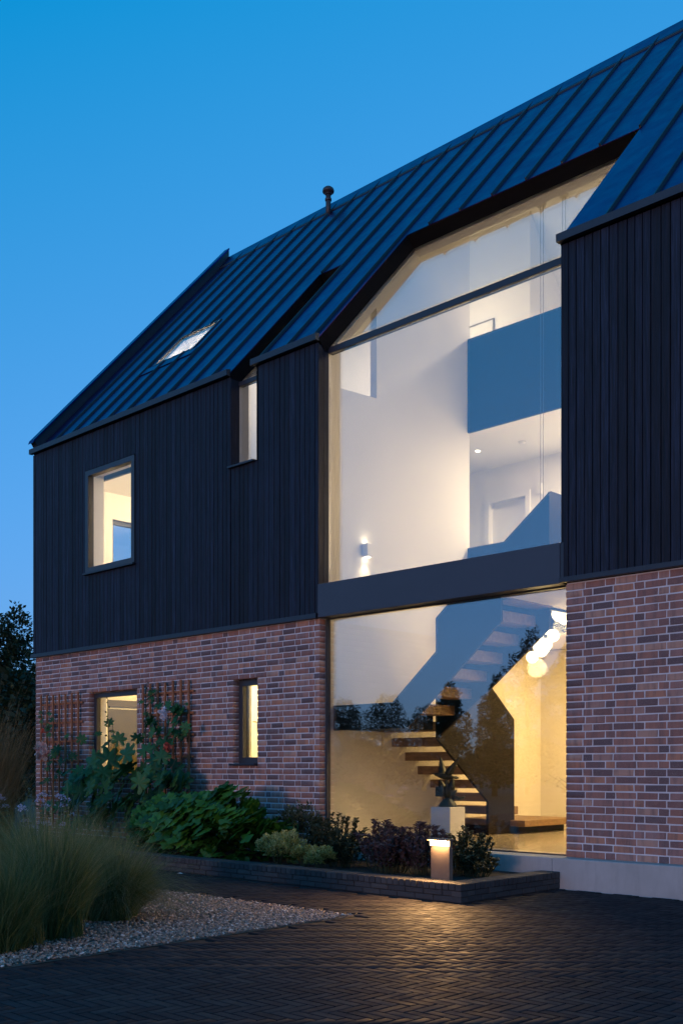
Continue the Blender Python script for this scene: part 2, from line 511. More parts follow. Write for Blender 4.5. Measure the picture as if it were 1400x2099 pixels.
bricks = []     # (x, z, L, kind)
def lay(x0, x1, zlo, zhi, holes):
    row = 0
    z = ZB - PITCH_Z
    while z > zlo - .03:
        spans = [(x0, x1)]
        for (a, b_) in sorted(holes_row(z, z + BH, holes)):
            n = []
            for (p, q) in spans:
                if b_ <= p or a >= q: n.append((p, q)); continue
                if a - p > .03: n.append((p, a))
                if q - b_ > .03: n.append((b_, q))
            spans = n
        seq = ['s', 's', 'h']; per = 2 * (BS + JT) + BHD + JT
        off = (row % 2) * (per / 2 + .028) + x0
        for (p, q) in spans:
            k0 = math.floor((p - off) / per) - 1
            x = off + k0 * per; i = 0
            while x < q:
                kd = seq[i % 3]; L = BS if kd == 's' else BHD
                a, b_ = max(x, p), min(x + L, q)
                # absorb slivers
                if b_ - a > .035:
                    if q - b_ < .045: b_ = q
                    if a - p < .045: a = p
                    bricks.append((a, z, b_ - a, kd if abs(b_ - a - L) < .004 else 'c'))
                x += L + JT; i += 1
        z -= PITCH_Z; row += 1
lay(XL + .005, XA, .0, ZB, [W1, W2])
lay(XB, XR, ZF, ZB, [])

cpos = Vector((0, -9.264, 1.2))
def seen(p, mg=.04):
    d = Vector(p) - cpos
    s_, c_ = math.sin(ALPHA), math.cos(ALPHA)
    z = -s_ * d.x + c_ * d.y; r_ = c_ * d.x + s_ * d.y
    if z < .3: return None
    u, v = r_ / z, d.z / z
    if abs(u) > 700 / 2150 + mg or v > 1575 / 2150 + mg or v < -524 / 2150 - mg: return None
    return z
def brick_rank(b_):
    z = seen((b_[0] + b_[2] / 2, 0, b_[1]))
    if z is None: return 1e3
    hidden = (b_[1] < .7 and b_[0] < -9.4) or (b_[0] < -11.6 and b_[1] < 1.3)
    return z + (40 if hidden else 0)
order = sorted(range(len(bricks)), key=lambda i: brick_rank(bricks[i]))
solo = set(order[:300])
SV, SF, ST, nb = [], [], [], 0
for i, (x, z, L, kd) in enumerate(bricks):
    k = random.randrange(NV)
    src = variants['s' if (kd == 's' or (kd == 'c' and L > .13)) else 'h'][k]
    L0 = BS if src in variants['s'] else BHD
    tilt = random.uniform(-.004, .004)
    if i in solo:
        o = bpy.data.objects.new('brick', src[0]); COL.objects.link(o); o.parent = H
        o.matrix_parent_inverse = Matrix.Translation(H.location).inverted()
        o.location = (x, 0, z); o.scale = (L / L0, 1, 1); o.rotation_euler = (0, tilt, 0)
    else:
        V = src[1] * np.array([L / L0, 1, 1]) + np.array([x, 0, z])
        SV.append(V); SF.append(BF + nb); nb += len(V)
        ST.append(np.full(len(V), min(1, max(0, src[2] + random.uniform(-.03, .03)))))
me = np_mesh('brickwork', np.concatenate(SV), [np.concatenate(SF)], np.concatenate(ST))
link('brickwork', me, M['brick'], H, 'stuff')

def wall_xz(x0, x1, z0, z1, holes, y0, y1, grow=0.0):
    hs = [(a - grow, b_ + grow, c - grow, d + grow) for a, b_, c, d in holes]
    us = [x0, x1] + [u for h in hs for u in h[:2] if x0 < u < x1]
    vv = [z0, z1] + [v for h in hs for v in h[2:] if z0 < v < z1]
    inside = lambda u, v: any(a < u < b_ and c < v < d for a, b_, c, d in hs)
    return slab(us, vv, inside, lambda u, v, h: (u, h, v), y0, y1)
wall_xz(XL + .012, XA - .008, -.02, ZB, [W1, W2], .006, .10, .006).build('mortar', M['mortar'], H)
wall_xz(XB + .008, XR, ZF, ZB, [], .006, .10, 0).build('mortar', M['mortar'], H)
wall_xz(XL + .012, XA - .012, -.02, ZB - .002, [W1, W2], .101, .30, -.03).build('inner_leaf', M['plaster'], H)
wall_xz(XB + .012, XR, ZF, ZB - .002, [], .101, .30, 0).build('inner_leaf', M['plaster'], H)

# ---- cladding boards
YC = -.03
def boards(x0, x1, holes):
    x = x0
    while x < x1 - .02:
        w = min(random.uniform(.078, .114), x1 - x)
        if x1 - (x + w) < .03: w = x1 - x
        spans = [(3.142, ZE - .01)]
        for (a, b_, c, d) in holes:
            if x + w > a + .012 and x < b_ - .012:
                n = []
                for p, q in spans:
                    if c - .03 > p: n.append((p, c - .028))
                    if d + .03 < q: n.append((d + .012, q))
                spans = n
        xa, xb = x + .004, x + w - .004
        for (a, b_, c, d) in holes:
            if xa < b_ < xb and b_ - xa < .02: xa = max(xa, b_ + .003)
            if xa < a < xb and xb - a < .02: xb = min(xb, a - .003)
        dy = random.uniform(-.0025, .0025)
        for p, q in spans:
            bm_ = MB()
            c_ = .004
            y0, y1 = YC + dy, -.004
            bm_.add([(xa, y1, p), (xb, y1, p), (xb, y1, q), (xa, y1, q), (xa, y0 + c_, p), (xb, y0 + c_, p), (xb, y0 + c_, q), (xa, y0 + c_, q),
                     (xa + c_, y0, p), (xb - c_, y0, p), (xb - c_, y0, q), (xa + c_, y0, q)],
                    [(8, 9, 10, 11), (4, 8, 11, 7), (9, 5, 6, 10), (0, 4, 7, 3), (5, 1, 2, 6), (0, 1, 5, 9, 8, 4), (2, 3, 7, 11, 10, 6)])
            bm_.build('cladding_board', M['timber'], H)
        x += w
boards(XL - .03, XA, [W3, SL])
boards(XB - .045, XR, [])
wall_xz(XL - .025, XA - .004, ZB, 6.52, [W3, SL], -.004, .06, .0).build('cladding_backing', M['black'], H)
wall_xz(XB - .04, XR, ZB, 6.52, [], -.004, .20, .0).build('cladding_backing', M['black'], H)
wall_xz(XL + .05, XA - .006, ZB, 6.5, [W3, SL], .0605, .30, -.004).build('inner_leaf', M['plaster'], H)
wall_xz(XB - .03, XR, ZB, 6.5, [], .201, .30, .0).build('inner_leaf', M['plaster'], H)
# reveal boards of the great opening and of the slot
for y0, y1 in ((-.028, .06), (.068, .155)):
    MB().box(XA - .004, XA + .006, y0, y1, 3.50, 6.5).build('jamb_board', M['timber'], H)
MB().box(SL[0] - .004, SL[0] + .008, -.026, .13, 5.31, 6.5).build('jamb_board', M['timber'], H)

# trims
MB().bbox(XL - .06, XA - .012, -.062, -.002, 3.075, 3.138, .003).build('drip_trim', M['trim'], H)
MB().bbox(XB - .045, XR, -.062, -.002, 3.085, 3.138, .003).build('drip_trim', M['trim'], H)
def eave_trim(x0, x1):
    p = [(-.095, 6.535), (-.03, 6.535), (-.03, 6.59), (-.02, 6.63), (-.095, 6.615)]
    MB().prism([(x0, y, z) for y, z in p], (x1 - x0, 0, 0)).build('eave_trim', M['trim'], H)
eave_trim(XL - .055, SL[0]); eave_trim(SL[1] - .03, XA + .02); eave_trim(XB - .06, XR)

# ---- roof
YT = 1.66
HOLES = [(XA + .02, XB - .055, -9, YT), (SL[0], SL[1], -9, 1.68), (-14.27, -13.27, 1.12, 1.68)]
def in_roof_hole(u, v): return any(a < u < b_ and c < v < d for a, b_, c, d in HOLES)
RY0, RY1 = -.05, 4.15
us = [XL - .02, XR] + [u for h in HOLES for u in h[:2]]
vv = [RY0, RY1] + [v for h in HOLES for v in h[2:] if v > 0]
slab(us, vv, in_roof_hole, lambda u, v, h: RP(u, v, h), -.20, -.012).build('roof_deck', M['black'], H)
slab([XL + .1, XR] + [u for h in HOLES for u in h[:2]], [.12, 3.98] + [v for h in HOLES for v in h[2:] if v > 0], in_roof_hole, lambda u, v, h: RP(u, v, h), -.33, -.235).build('sloped_ceiling', M['plaster'], H)
# rear slope
def RB(x, y, h=0.0): return (x, 8.4 - y + .0 + .744 * h, rz(y) + .668 * h)
slab([XL - .02, XR], [RY0, RY1], lambda u, v: False, lambda u, v, h: RB(u, v, h), -.20, 0).build('roof_slope', M['roof'], H)
slab([XL + .1, XR], [.12, 3.98], lambda u, v: False, lambda u, v, h: RB(u, v, h), -.33, -.235).build('sloped_ceiling', M['plaster'], H)
seams = []
x = -5.30 - .511 * 30
SEAM0 = -5.30
k = -30
xs = [SEAM0 + .511 * k for k in range(-25, 12)]
xs = [x for x in xs if XL + .12 < x < XR]
edges = [XL + .09] + xs + [XR]
def spans_y(x0, x1):
    s = [(RY0, RY1)]
    for a, b_, c, d in HOLES:
        if x1 > a + .001 and x0 < b_ - .001:
            n = []
            for p, q in s:
                if c > p: n.append((p, min(q, c)))
                if d < q: n.append((max(p, d), q))
            s = [t for t in n if t[1] - t[0] > .02]
    return s
for a, b_ in zip(edges[:-1], edges[1:]):
    cuts = sorted(set([a, b_] + [e for h in HOLES for e in h[:2] if a < e < b_]))
    for p, q in zip(cuts[:-1], cuts[1:]):
        if q - p < .015: continue
        for y0, y1 in spans_y(p, q):
            m_ = MB()
            dh = random.uniform(-.001, .001)
            P0, P1, P2, P3 = (p + .001, y0), (q - .001, y0), (q - .001, y1), (p + .001, y1)
            m_.hexa([RP(*t, -.010) for t in (P0, P1, P2, P3)] + [RP(*t, dh) for t in (P0, P1, P2, P3)])
            m_.build('roof_panel', M['roof'], H)
for x in xs:
    for y0, y1 in spans_y(x - .012, x + .012):
        m_ = MB()
        a, b_ = x - .008, x + .008
        m_.hexa([RP(a - .008, y0, .0), RP(b_ + .008, y0, .0), RP(b_ + .008, y1, .0), RP(a - .008, y1, .0), RP(a, y0, .033), RP(b_, y0, .033), RP(b_, y1, .033), RP(a, y1, .033)])
        m_.build('roof_seam', M['seam'], H)
# ridge cap
MB().prism([RP(XL + .06, 4.0, .022), (XL + .06, 4.2, rz(4.2) + .06), (XL + .06, 4.4, RP(0, 4.0, .022)[2]), (XL + .06, 4.4, RP(0, 4.0, .010)[2] - .02), (XL + .06, 4.2, rz(4.2) + .02), RP(XL + .06, 4.02, .004)], (XR - XL - .06, 0, 0)).build('ridge_cap', M['roof'], H)
MB().hexa([RP(XL + .09, 3.955, .001), RP(XR, 3.955, .001), RP(XR, 4.01, .001), RP(XL + .09, 4.01, .001), RP(XL + .09, 3.965, .02), RP(XR, 3.965, .02), RP(XR, 4.01, .02), RP(XL + .09, 4.01, .02)]).build('ridge_closure', M['seam'], H)
# verge parapet on the gable
def verge(xa, xb, h0, h1, name, mat):
    MB().hexa([RP(xa, -.01, h0), RP(xb, -.01, h0), (xb, 4.2, rz(4.2) + h0 * 1.5), (xa, 4.2, rz(4.2) + h0 * 1.5),
               RP(xa, .03, h1), RP(xb, .03, h1), (xb, 4.2, rz(4.2) + h1 * 1.5), (xa, 4.2, rz(4.2) + h1 * 1.5)]).build(name, mat, H)
verge(XL - .05, XL + .085, -.10, .13, 'verge_upstand', M['trim'])
verge(XL - .058, XL + .10, .131, .155, 'verge_capping', M['roof'])
MB().prism([(XL - .06, 4.2, rz(4.2)), (XL - .06, 8.45, rz(-.05)), (XL - .06, 8.45, rz(-.05) - .2), (XL - .06, 4.2, rz(4.2) - .25)], (.15, 0, 0)).build('verge_upstand', M['trim'], H)

# gable end wall (left)
YG = 8.38
gp = [(.0, ZB), (YG, ZB), (YG, rz(0) - .2), (4.2, rz(4.2) - .12), (.0, rz(0) - .2)]
GW = (1.42, 2.75, 4.25, 5.66)
gm = MB()
def gable_piece(pts): gm.prism([(XL - .02, y, z) for y, z in pts], (.06, 0, 0))
gable_piece([(.0, ZB), (GW[0], ZB), (GW[0], rz(GW[0]) - .2), (.0, rz(0) - .2)])
gm.build('gable_cladding', M['timber'], H); gm = MB()
gable_piece([(GW[1], ZB), (YG, ZB), (YG, rz(0) - .2), (4.2, rz(4.2) - .12), (GW[1], rz(GW[1]) - .2)])
gm.build('gable_cladding', M['timber'], H); gm = MB()
gable_piece([(GW[0], ZB), (GW[1], ZB), (GW[1], GW[2]), (GW[0], GW[2])]); gm.build('gable_cladding', M['timber'], H); gm = MB()
gable_piece([(GW[0], GW[3]), (GW[1], GW[3]), (GW[1], rz(GW[1]) - .2), (GW[0], rz(GW[0]) - .2)]); gm.build('gable_cladding', M['timber'], H)
MB().box(XL + .02, XL + .12, .11, YG, -.02, ZB).build('gable_brickwork', M['brick'], H)
# right end and rear walls close the volume
MB().prism([(XR, .0, 0), (XR, YG, 0), (XR, YG, rz(0) - .2), (XR, 4.2, rz(4.2) - .12), (XR, .0, rz(0) - .2)], (.1, 0, 0)).build('outer_wall', M['timber'], H)
MB().box(XL, XR, YG - .1, YG, 0, rz(0) - .25).build('outer_wall', M['timber'], H)

# ---- beam and great window
MB().bbox(XA + .002, XB - .052, -.036, .16, 3.082, 3.498, .003).build('steel_beam', M['beam'], H)
MB().bbox(XB - .049, XB - .010, -.030, .16, 3.082, 3.498, .003).build('beam_end_trim', M['trim'], H)
win = link('hall_window', MB().box(XA + .004, XA + .026, .105, .17, ZF + .002, 3.075).mesh('hall_window'), M['frame'], H, label='ground floor glazing of the stair hall')
MB().box(XA + .026, XB - .008, .13, .152, ZF + .014, 3.066).build('pane', M['glass'], win)
MB().box(XA + .026, XB - .006, .118, .165, ZF + .001, ZF + .013).build('sill', M['frame'], win)
MB().box(XA + .026, XB - .006, .118, .165, 3.0665, 3.081).build('head', M['frame'], win)
win = link('stair_window', MB().box(XA + .007, XB - .05, .145, .225, 6.425, 6.50).mesh('stair_window'), M['trim'], H, label='tall glazing over the stair void with a sloped rooflight above its bar')
MB().box(XA + .007, XB - .052, .165, .189, 3.499, 6.424).build('pane', M['glass'], win)
MB().hexa([RP(*t, -.225) for t in ((XA + .022, .06), (XB - .057, .06), (XB - .057, YT - .002), (XA + .022, YT - .002))] +
          [RP(*t, -.202) for t in ((XA + .022, .06), (XB - .057, .06), (XB - .057, YT - .002), (XA + .022, YT - .002))]).build('sloped_pane', M['glass'], win)
# slot window
win = link('slot_window', MB().box(SL[0] + .008, SL[1] - .002, .115, .19, 6.43, 6.49).mesh('slot_window'), M['trim'], H, label='narrow slot window that runs on up the roof')
MB().box(SL[0] + .008, SL[1] - .002, .135, .158, 5.33, 6.429).build('pane', M['glass'], win)
MB().hexa([RP(*t, -.225) for t in ((SL[0] + .002, .06), (SL[1] - .002, .06), (SL[1] - .002, 1.678), (SL[0] + .002, 1.678))] +
          [RP(*t, -.202) for t in ((SL[0] + .002, .06), (SL[1] - .002, .06), (SL[1] - .002, 1.678), (SL[0] + .002, 1.678))]).build('sloped_pane', M['glass'], win)
MB().bbox(SL[0] - .02, SL[1] + .0, -.075, .16, 5.272, 5.30, .003).build('sill', M['trim'], win)
# framed windows
def framed(w, name, y0, y1, fw, glass, label, sill=True, sill_out=-.07):
    x0, x1, z0, z1 = w
    f = slab([x0 + .003, x0 + fw, x1 - fw, x1 - .003], [z0 + .003, z0 + fw, z1 - fw, z1 - .003],
             lambda u, v: x0 + fw < u < x1 - fw and z0 + fw < v < z1 - fw, lambda u, v, h: (u, h, v), y0, y1)
    o = f.build(name, M['frame'], H, label=label)
    MB().box(x0 + fw - .004, x1 - fw + .004, (y0 + y1) / 2 - .01, (y0 + y1) / 2 + .012, z0 + fw - .004, z1 - fw + .004).build('pane', glass, o)
    if sill: MB().bbox(x0 - .02, x1 + .01, sill_out, y0 + .004, z0 - .028, z0 + .002, .003).build('sill', M['trim'], o)
    return o
o = framed(W3, 'window', -.045, .06, .085, M['glass_side'], 'upper storey window in the black boards', True, -.085)
o = framed(W1, 'window', .095, .17, .075, M['glass_side'], 'ground floor window between the trellises')
o = framed(W2, 'window', .095, .17, .085, M['glass_side'], 'narrow ground floor window in the brick wall')
MB().tube([(-10.76, .19, 1.835), (-10.76, .225, 1.835), (-10.72, .228, 1.83), (-10.715, .228, 1.80), (-10.715, .228, 1.70)], .009, 8).build('handle', M['chrome'], o)
MB().box(-10.868, -10.852, .172, .20, 1.35, 2.32).build('casement_edge', M['frame'], o)
# skylight
def rfr(u0, u1, v0, v1, fw, h0, h1):
    return slab([u0, u0 + fw, u1 - fw, u1], [v0, v0 + fw * .7, v1 - fw * .7, v1], lambda u, v: u0 + fw < u < u1 - fw and v0 + fw * .7 < v < v1 - fw * .7,
                lambda u, v, h: RP(u, v, h), h0, h1)
sk = rfr(-14.30, -13.24, 1.10, 1.70, .045, -.05, .016).build('skylight', M['frame'], H, label='roof window set flush in the metal roof')
MB().hexa([RP(*t, -.012) for t in ((-14.25, 1.135), (-13.29, 1.135), (-13.29, 1.665), (-14.25, 1.665))] + [RP(*t, -.002) for t in ((-14.25, 1.135), (-13.29, 1.135), (-13.29, 1.665), (-14.25, 1.665))]).build('pane', M['glass_side'], sk)
MB().hexa([RP(*t, .002) for t in ((-14.5, .97), (-13.1, .97), (-13.1, 1.09), (-14.5, 1.09))] + [RP(*t, .014) for t in ((-14.5, .97), (-13.1, .97), (-13.1, 1.09), (-14.5, 1.09))]).build('apron_flashing', M['roof'], sk)
rfr(-14.268, -13.272, 1.122, 1.678, .02, -.34, -.052).build('reveal_lining', M['plaster'], sk)
# vent pipe
vt = link('vent_pipe', MB().lathe([(.046, -.1), (.046, .36)], (-12.985, 3.9, rz(3.9)), 16).mesh('vent_pipe', True), M['pipe'], H)
MB().lathe([(.05, .235), (.058, .24), (.058, .275), (.05, .28)], (-12.985, 3.9, rz(3.9)), 16).build('collar', M['pipe'], vt, True)
MB().lathe([(.05, .34), (.062, .35), (.062, .375), (.10, .385), (.105, .41), (.095, .445), (.06, .475), (.01, .485)], (-12.985, 3.9, rz(3.9)), 18).build('cowl', M['pipe'], vt, True)

# ---- concrete plinth
pl = slab([-9.6, -5.79, -3.2, XR], [-.05, .299], lambda u, v: False, lambda u, v, h: (u, h, v), -.18, .0)
MB().bbox(-9.6, -5.803, -.18, .115, -.05, .299, .006).build('plinth', M['concrete'], H)
MB().bbox(-5.797, -2.9, -.18, .10, -.05, .2985, .006).build('plinth', M['concrete'], H)
MB().bbox(-2.894, XR, -.18, .10, -.05, .2985, .006).build('plinth', M['concrete'], H)

# ---- interior shell
def zc(y): return rz(y) - .50          # into the sloped ceiling
def ip(name, m_, mat): return m_.build(name, mat, H)
ip('hall_floor', MB().box(XL + .1, XR - .05, .12, 8.2, ZF - .2, ZF), M['floor'])
# end wall lining, with the gable window hole
gl = slab([.3, GW[0], GW[1], 8.2], [ZF, GW[2], GW[3], 6.3], lambda u, v: GW[0] < u < GW[1] and GW[2] < v < GW[3], lambda u, v, h: (h, u, v), XL + .13, -15.95)
ip('room_lining', gl, M['plaster'])
MB().prism([(XL + .13, .2, 6.3), (XL + .13, 8.2, 6.3), (XL + .13, 4.2, 10.9)], (.05, 0, 0)).build('room_lining', M['plaster'], H)
gw = slab([GW[0], GW[0] + .07, GW[1] - .07, GW[1]], [GW[2], GW[2] + .07, GW[3] - .07, GW[3]], lambda u, v: GW[0] + .07 < u < GW[1] - .07 and GW[2] + .07 < v < GW[3] - .07, lambda u, v, h: (h, u, v), XL + .03, XL + .10).build('gable_window', M['frame'], H)
MB().box(XL + .055, XL + .075, GW[0] + .066, GW[1] - .066, GW[2] + .066, GW[3] - .066).build('pane', M['glass_side'], gw)
ip('partition', MB().box(-12.60, -12.50, .3, 8.2, ZF, 6.12), M['plaster'])
ip('partition', MB().prism([(-12.60, .3, 6.12), (-12.60, 8.1, 6.12), (-12.60, 8.1, zc(.3)), (-12.60, 4.2, zc(4.2)), (-12.60, .3, zc(.3))], (.1, 0, 0)), M['plaster'])
ip('floor_slab', MB().box(XL + .15, -9.42, .3, 8.2, 3.06, 3.38), M['plaster'])
ip('floor_slab', MB().box(XL + .15, -12.62, .3, 8.2, 6.12, 6.42), M['plaster'])
ip('room_lining', MB().box(XL + .15, -12.62, 5.2, 5.3, ZF, 9.6), M['plaster'])
# hall side wall
ip('hall_wall', MB().box(-9.41, -9.30, .172, 4.97, ZF, 3.06), M['pbrick'])
ip('hall_wall', MB().prism([(-9.41, y, z) for y, z in ((.23, 3.06), (3.1, 3.06), (3.1, zc(3.1)), (1.074, zc(1.074)), (1.074, 6.10), (.393, 6.06), (.393, zc(.393)), (.23, zc(.23)))], (.11, 0, 0)), M['plaster'])
ip('room_wall', MB().box(-12.5, -9.42, 3.1, 3.2, ZF, 9.6), M['plaster'])
ip('loft_guard', MB().prism([(-10.2, y, z) for y, z in ((1.45, 5.2), (1.45, 6.12), (2.6, 7.2), (2.6, 5.2))], (.05, 0, 0)), M['guard'])
ip('landing_wall', MB().box(-9.41, -5.6, 4.97, 5.07, ZF, 3.06), M['pbrick'])
bw = slab([-12.5, -10.20, -9.50, -5.6], [3.38, 5.56, 6.12], lambda u, v: -10.20 < u < -9.50 and v < 5.56, lambda u, v, h: (u, h, v), 4.85, 5.0)
ip('landing_wall', bw, M['plaster'])
MB().box(-10.21, -9.49, 4.972, 4.999, 3.385, 5.57).build('door_lining', M['plaster'], H)
dr = MB().box(-10.20, -9.50, 4.93, 4.97, 3.385, 5.46).build('interior_door', M['white'], H)
MB().box(-10.29, -10.205, 4.825, 4.849, 3.38, 5.64).build('architrave', M['white'], dr)
MB().box(-9.495, -9.41, 4.825, 4.849, 3.38, 5.64).build('architrave', M['white'], dr)
MB().box(-10.205, -9.495, 4.825, 4.849, 5.555, 5.64).build('architrave', M['white'], dr)
ip('floor_slab', MB().box(-12.5, -5.6, 3.1, 4.99, 3.07, 3.38), M['plaster'])
ip('floor_slab', MB().box(-6.72, -5.6, .24, 3.1, 3.07, 3.38), M['plaster'])
ip('floor_slab', MB().box(-12.5, -5.6, 3.1, 6.7, 6.12, 6.44), M['plaster'])
ip('void_wall', MB().box(-5.6, -5.5, .3, 8.0, ZF, 6.3), M['plaster'])
ip('void_wall', MB().prism([(-5.6, .23, 6.3), (-5.6, 8.1, 6.3), (-5.6, 8.1, zc(.3)), (-5.6, 4.2, zc(4.2)), (-5.6, .23, zc(.23))], (.1, 0, 0)), M['plaster'])
ip('landing_wall', MB().box(-12.5, -9.42, 4.85, 4.95, 6.44, 10.2), M['plaster'])
ip('landing_wall', MB().box(-9.52, -9.421, 4.95, 6.6, 6.44, 10.0), M['plaster'])
ip('landing_wall', MB().box(-9.42, -5.6, 6.6, 6.7, 6.44, 9.0), M['plaster'])
ip('guard_panel', MB().box(-9.298, -5.62, 3.05, 3.098, 6.10, 7.465), M['guard'])
ip('guard_panel', MB().box(-9.298, -6.73, 3.05, 3.098, 3.04, 4.415), M['guard'])
ip('guard_panel', MB().box(-6.729, -6.685, 1.1905, 3.098, 3.04, 4.415), M['guard'])
# wardrobe door seen in the ground floor room
wd = MB().box(-15.945, -15.90, 1.28, 2.9, ZF, 2.26).build('wardrobe_door', M['doorwood'], H)
MB().box(-15.945, -15.88, 1.18, 1.275, ZF, 2.42).build('door_frame', M['plaster'], wd)
MB().box(-15.945, -15.88, 1.275, 2.9, 2.30, 2.42).build('door_frame', M['doorwood'], wd)
MB().box(-15.30, -12.95, .31, .36, 5.86, 5.93).build('blind_cassette', M['trim'], H)

# ================================================================ STAIRCASE
stc = empty('staircase', (-8.4, 1.0, ZF), 'open tread oak staircase with dark brown panels climbing behind the tall glazing', 'staircase')
for k in range(7):
    zt = 1.793 - .187 * k; y = 1.11 + .27 * k
    MB().bbox(-9.298, -8.402, y, y + .30, zt - .115, zt, .003).build('tread', M['wood'], stc)
MB().bbox(-9.298, -8.12, 2.78, 4.15, .40, .485, .003).build('bottom_step', M['wood'], stc)
MB().box(-9.298, -8.30, 2.90, 4.05, ZF + .001, .399).build('step_base', M['guard'], stc)
MB().box(-9.298, -8.366, .292, 1.10, 1.69, 1.955).build('landing_platform', M['guard'], stc)
MB().bbox(-8.364, -8.06, .292, 1.148, 1.86, 1.98, .003).build('tread', M['wood'], stc)
MB().bbox(-9.298, -8.366, .30, 1.10, 1.956, 1.98, .003).build('landing_board', M['wood'], stc)
MB().prism([(x, .255, z) for x, z in ((-9.298, 1.68), (-8.07, 1.68), (-6.73, 2.82), (-6.73, 3.33), (-8.31, 1.995), (-9.298, 1.995))], (0, .035, 0)).build('stringer_panel', M['guard'], stc)
MB().prism([(x, 1.15, z) for x, z in ((-8.36, 1.575), (-7.52, 2.17), (-6.686, 2.83), (-6.686, 4.405), (-7.336, 3.911), (-8.15, 3.28), (-8.36, 3.11))], (0, .04, 0)).build('balustrade_panel', M['guard'], stc)
MB().prism([(-8.40, y, z) for y, z in ((1.195, 1.575), (2.276, .753), (2.276, ZF + .002), (2.881, ZF + .002), (2.881, 1.878), (2.365, 2.283), (1.195, 3.11))], (.038, 0, 0)).build('balustrade_panel', M['guard'], stc)
for k in range(6):
    zt = 1.98 + .2 * (k + 1); x0 = -8.085 + .2329 * k
    MB().bbox(x0, x0 + .285, .292, 1.148, zt - .125, zt, .003).build('tread', M['wood'], stc)

# ================================================================ LAMPS INSIDE
def lamp(name, kind, loc, energy, color, size=.1, rot=(0, 0, 0), spot=60, blend=.6, sy=None):
    l = bpy.data.lights.new(name, kind)
    l.energy = energy * K; l.color = color
    if kind == 'AREA':
        l.shape = 'DISK' if sy is None else 'RECTANGLE'; l.size = size
        if sy: l.size_y = sy
    else: l.shadow_soft_size = size
    if kind == 'SPOT': l.spot_size = R(spot); l.spot_blend = blend
    o = bpy.data.objects.new(name, l); COL.objects.link(o); o.location = loc; o.rotation_euler = rot
    return o
def pendant(x, y, globes, top, label):
    p = empty('pendant_light', (x, y, top), label, 'pendant light', 'pendant lights over the stair void')
    for dx, dy, z, r_ in globes:
        MB().ball((x + dx, y + dy, z), r_, 10).build('globe', M['globe'], p, True)
        MB().lathe([(r_ * .35, r_ * .95), (r_ * .3, r_ * 1.5)], (x + dx, y + dy, z), 10).build('cap', M['wire'], p, True)
    for dx in (-.02, .022):
        MB().tube([(x + dx, y, top), (x + dx + .002, y, 6.5), (x + dx - .002, y, globes[0][2] + globes[0][3])], .0035, 5).build('wire', M['wire'], p)
    MB().lathe([(.055, -.03), (.055, .03)], (x, y, top), 14).build('ceiling_rose', M['white'], p, True)
    return p
pendant(-7.34, 2.0, [(0, 0, 2.74, .11), (-.145, .0, 2.61, .075), (-.06, .07, 2.70, .09), (.15, .02, 2.86, .08), (.06, .05, 2.87, .075), (.09, -.05, 2.75, .08)], rz(2.0) - .55, 'cluster of lit glass globes on long wires, half hidden by the stair panel')
pendant(-7.02, 2.0, [(-.06, 0, 3.12, .10), (.03, .03, 3.19, .07), (.02, -.02, 3.05, .075), (-.08, .02, 3.21, .06), (.12, .0, 3.12, .07)], rz(2.0) - .55, 'higher cluster of lit glass globes beside the brick pier')
lamp('pendant_glow', 'POINT', (-7.28, 1.75, 2.45), 30, (1.0, .70, .33), .12)
lamp('pendant_glow', 'POINT', (-6.98, 1.85, 2.95), 16, (1.0, .70, .33), .12)
def downlight(x, y, z, energy, label, color=(1.0, .80, .55), spot=130):
    d = empty('downlight', (x, y, z), label, 'downlight')
    MB().lathe([(.052, .004), (.052, -.006), (.038, -.008), (.038, -.002)], (x, y, z), 18).build('ring', M['white'], d, True)
    MB().lathe([(.036, -.004), (.036, -.009)], (x, y, z), 18).build('lens', M['lens'], d)
    lamp('downlight_beam', 'SPOT', (x, y, z - .02), energy, color, .03, (0, 0, 0), spot, .8)
downlight(-9.74, 3.9, 6.119, 50, 'small bright downlight in the first floor landing ceiling')
lamp('landing_light', 'AREA', (-7.4, 4.2, 6.08), 175, (1.0, .74, .44), .5)
lamp('hall_ceiling_light', 'AREA', (-7.2, 4.0, 3.03), 125, (1.0, .63, .24), .35)
lamp('hall_ceiling_light', 'AREA', (-6.2, 3.0, 3.03), 100, (1.0, .63, .24), .35)
lamp('loft_light', 'AREA', (-7.6, 4.6, 8.6), 120, (1.0, .76, .52), .5)
lamp('gallery_fill', 'POINT', (-10.4, 3.8, 8.2), 55, (1.0, .78, .52), .15)  # added fill that brightens the gallery wall, no fitting behind it
lamp('void_light', 'POINT', (-6.3, 1.3, 4.6), 82, (1.0, .67, .34), .25)
lamp('wall_washer', 'SPOT', (-8.9, 6.3, 6.6), 35, (1.0, .74, .45), .03, (R(160), 0, 0), 70, .7)
lamp('room_light', 'POINT', (-14.2, 2.2, 2.75), 150, (1.0, .66, .24), .15)
lamp('room_light', 'POINT', (-14.2, 2.3, 5.85), 160, (1.0, .72, .42), .15)
lamp('room_light', 'POINT', (-14.0, 3.2, 8.4), 700, (1.0, .82, .66), .2)
lamp('room_light', 'POINT', (-11.2, 1.7, 2.8), 170, (1.0, .72, .30), .15)
lamp('room_light', 'POINT', (-11.4, 2.0, 7.2), 48, (1.0, .78, .56), .2)
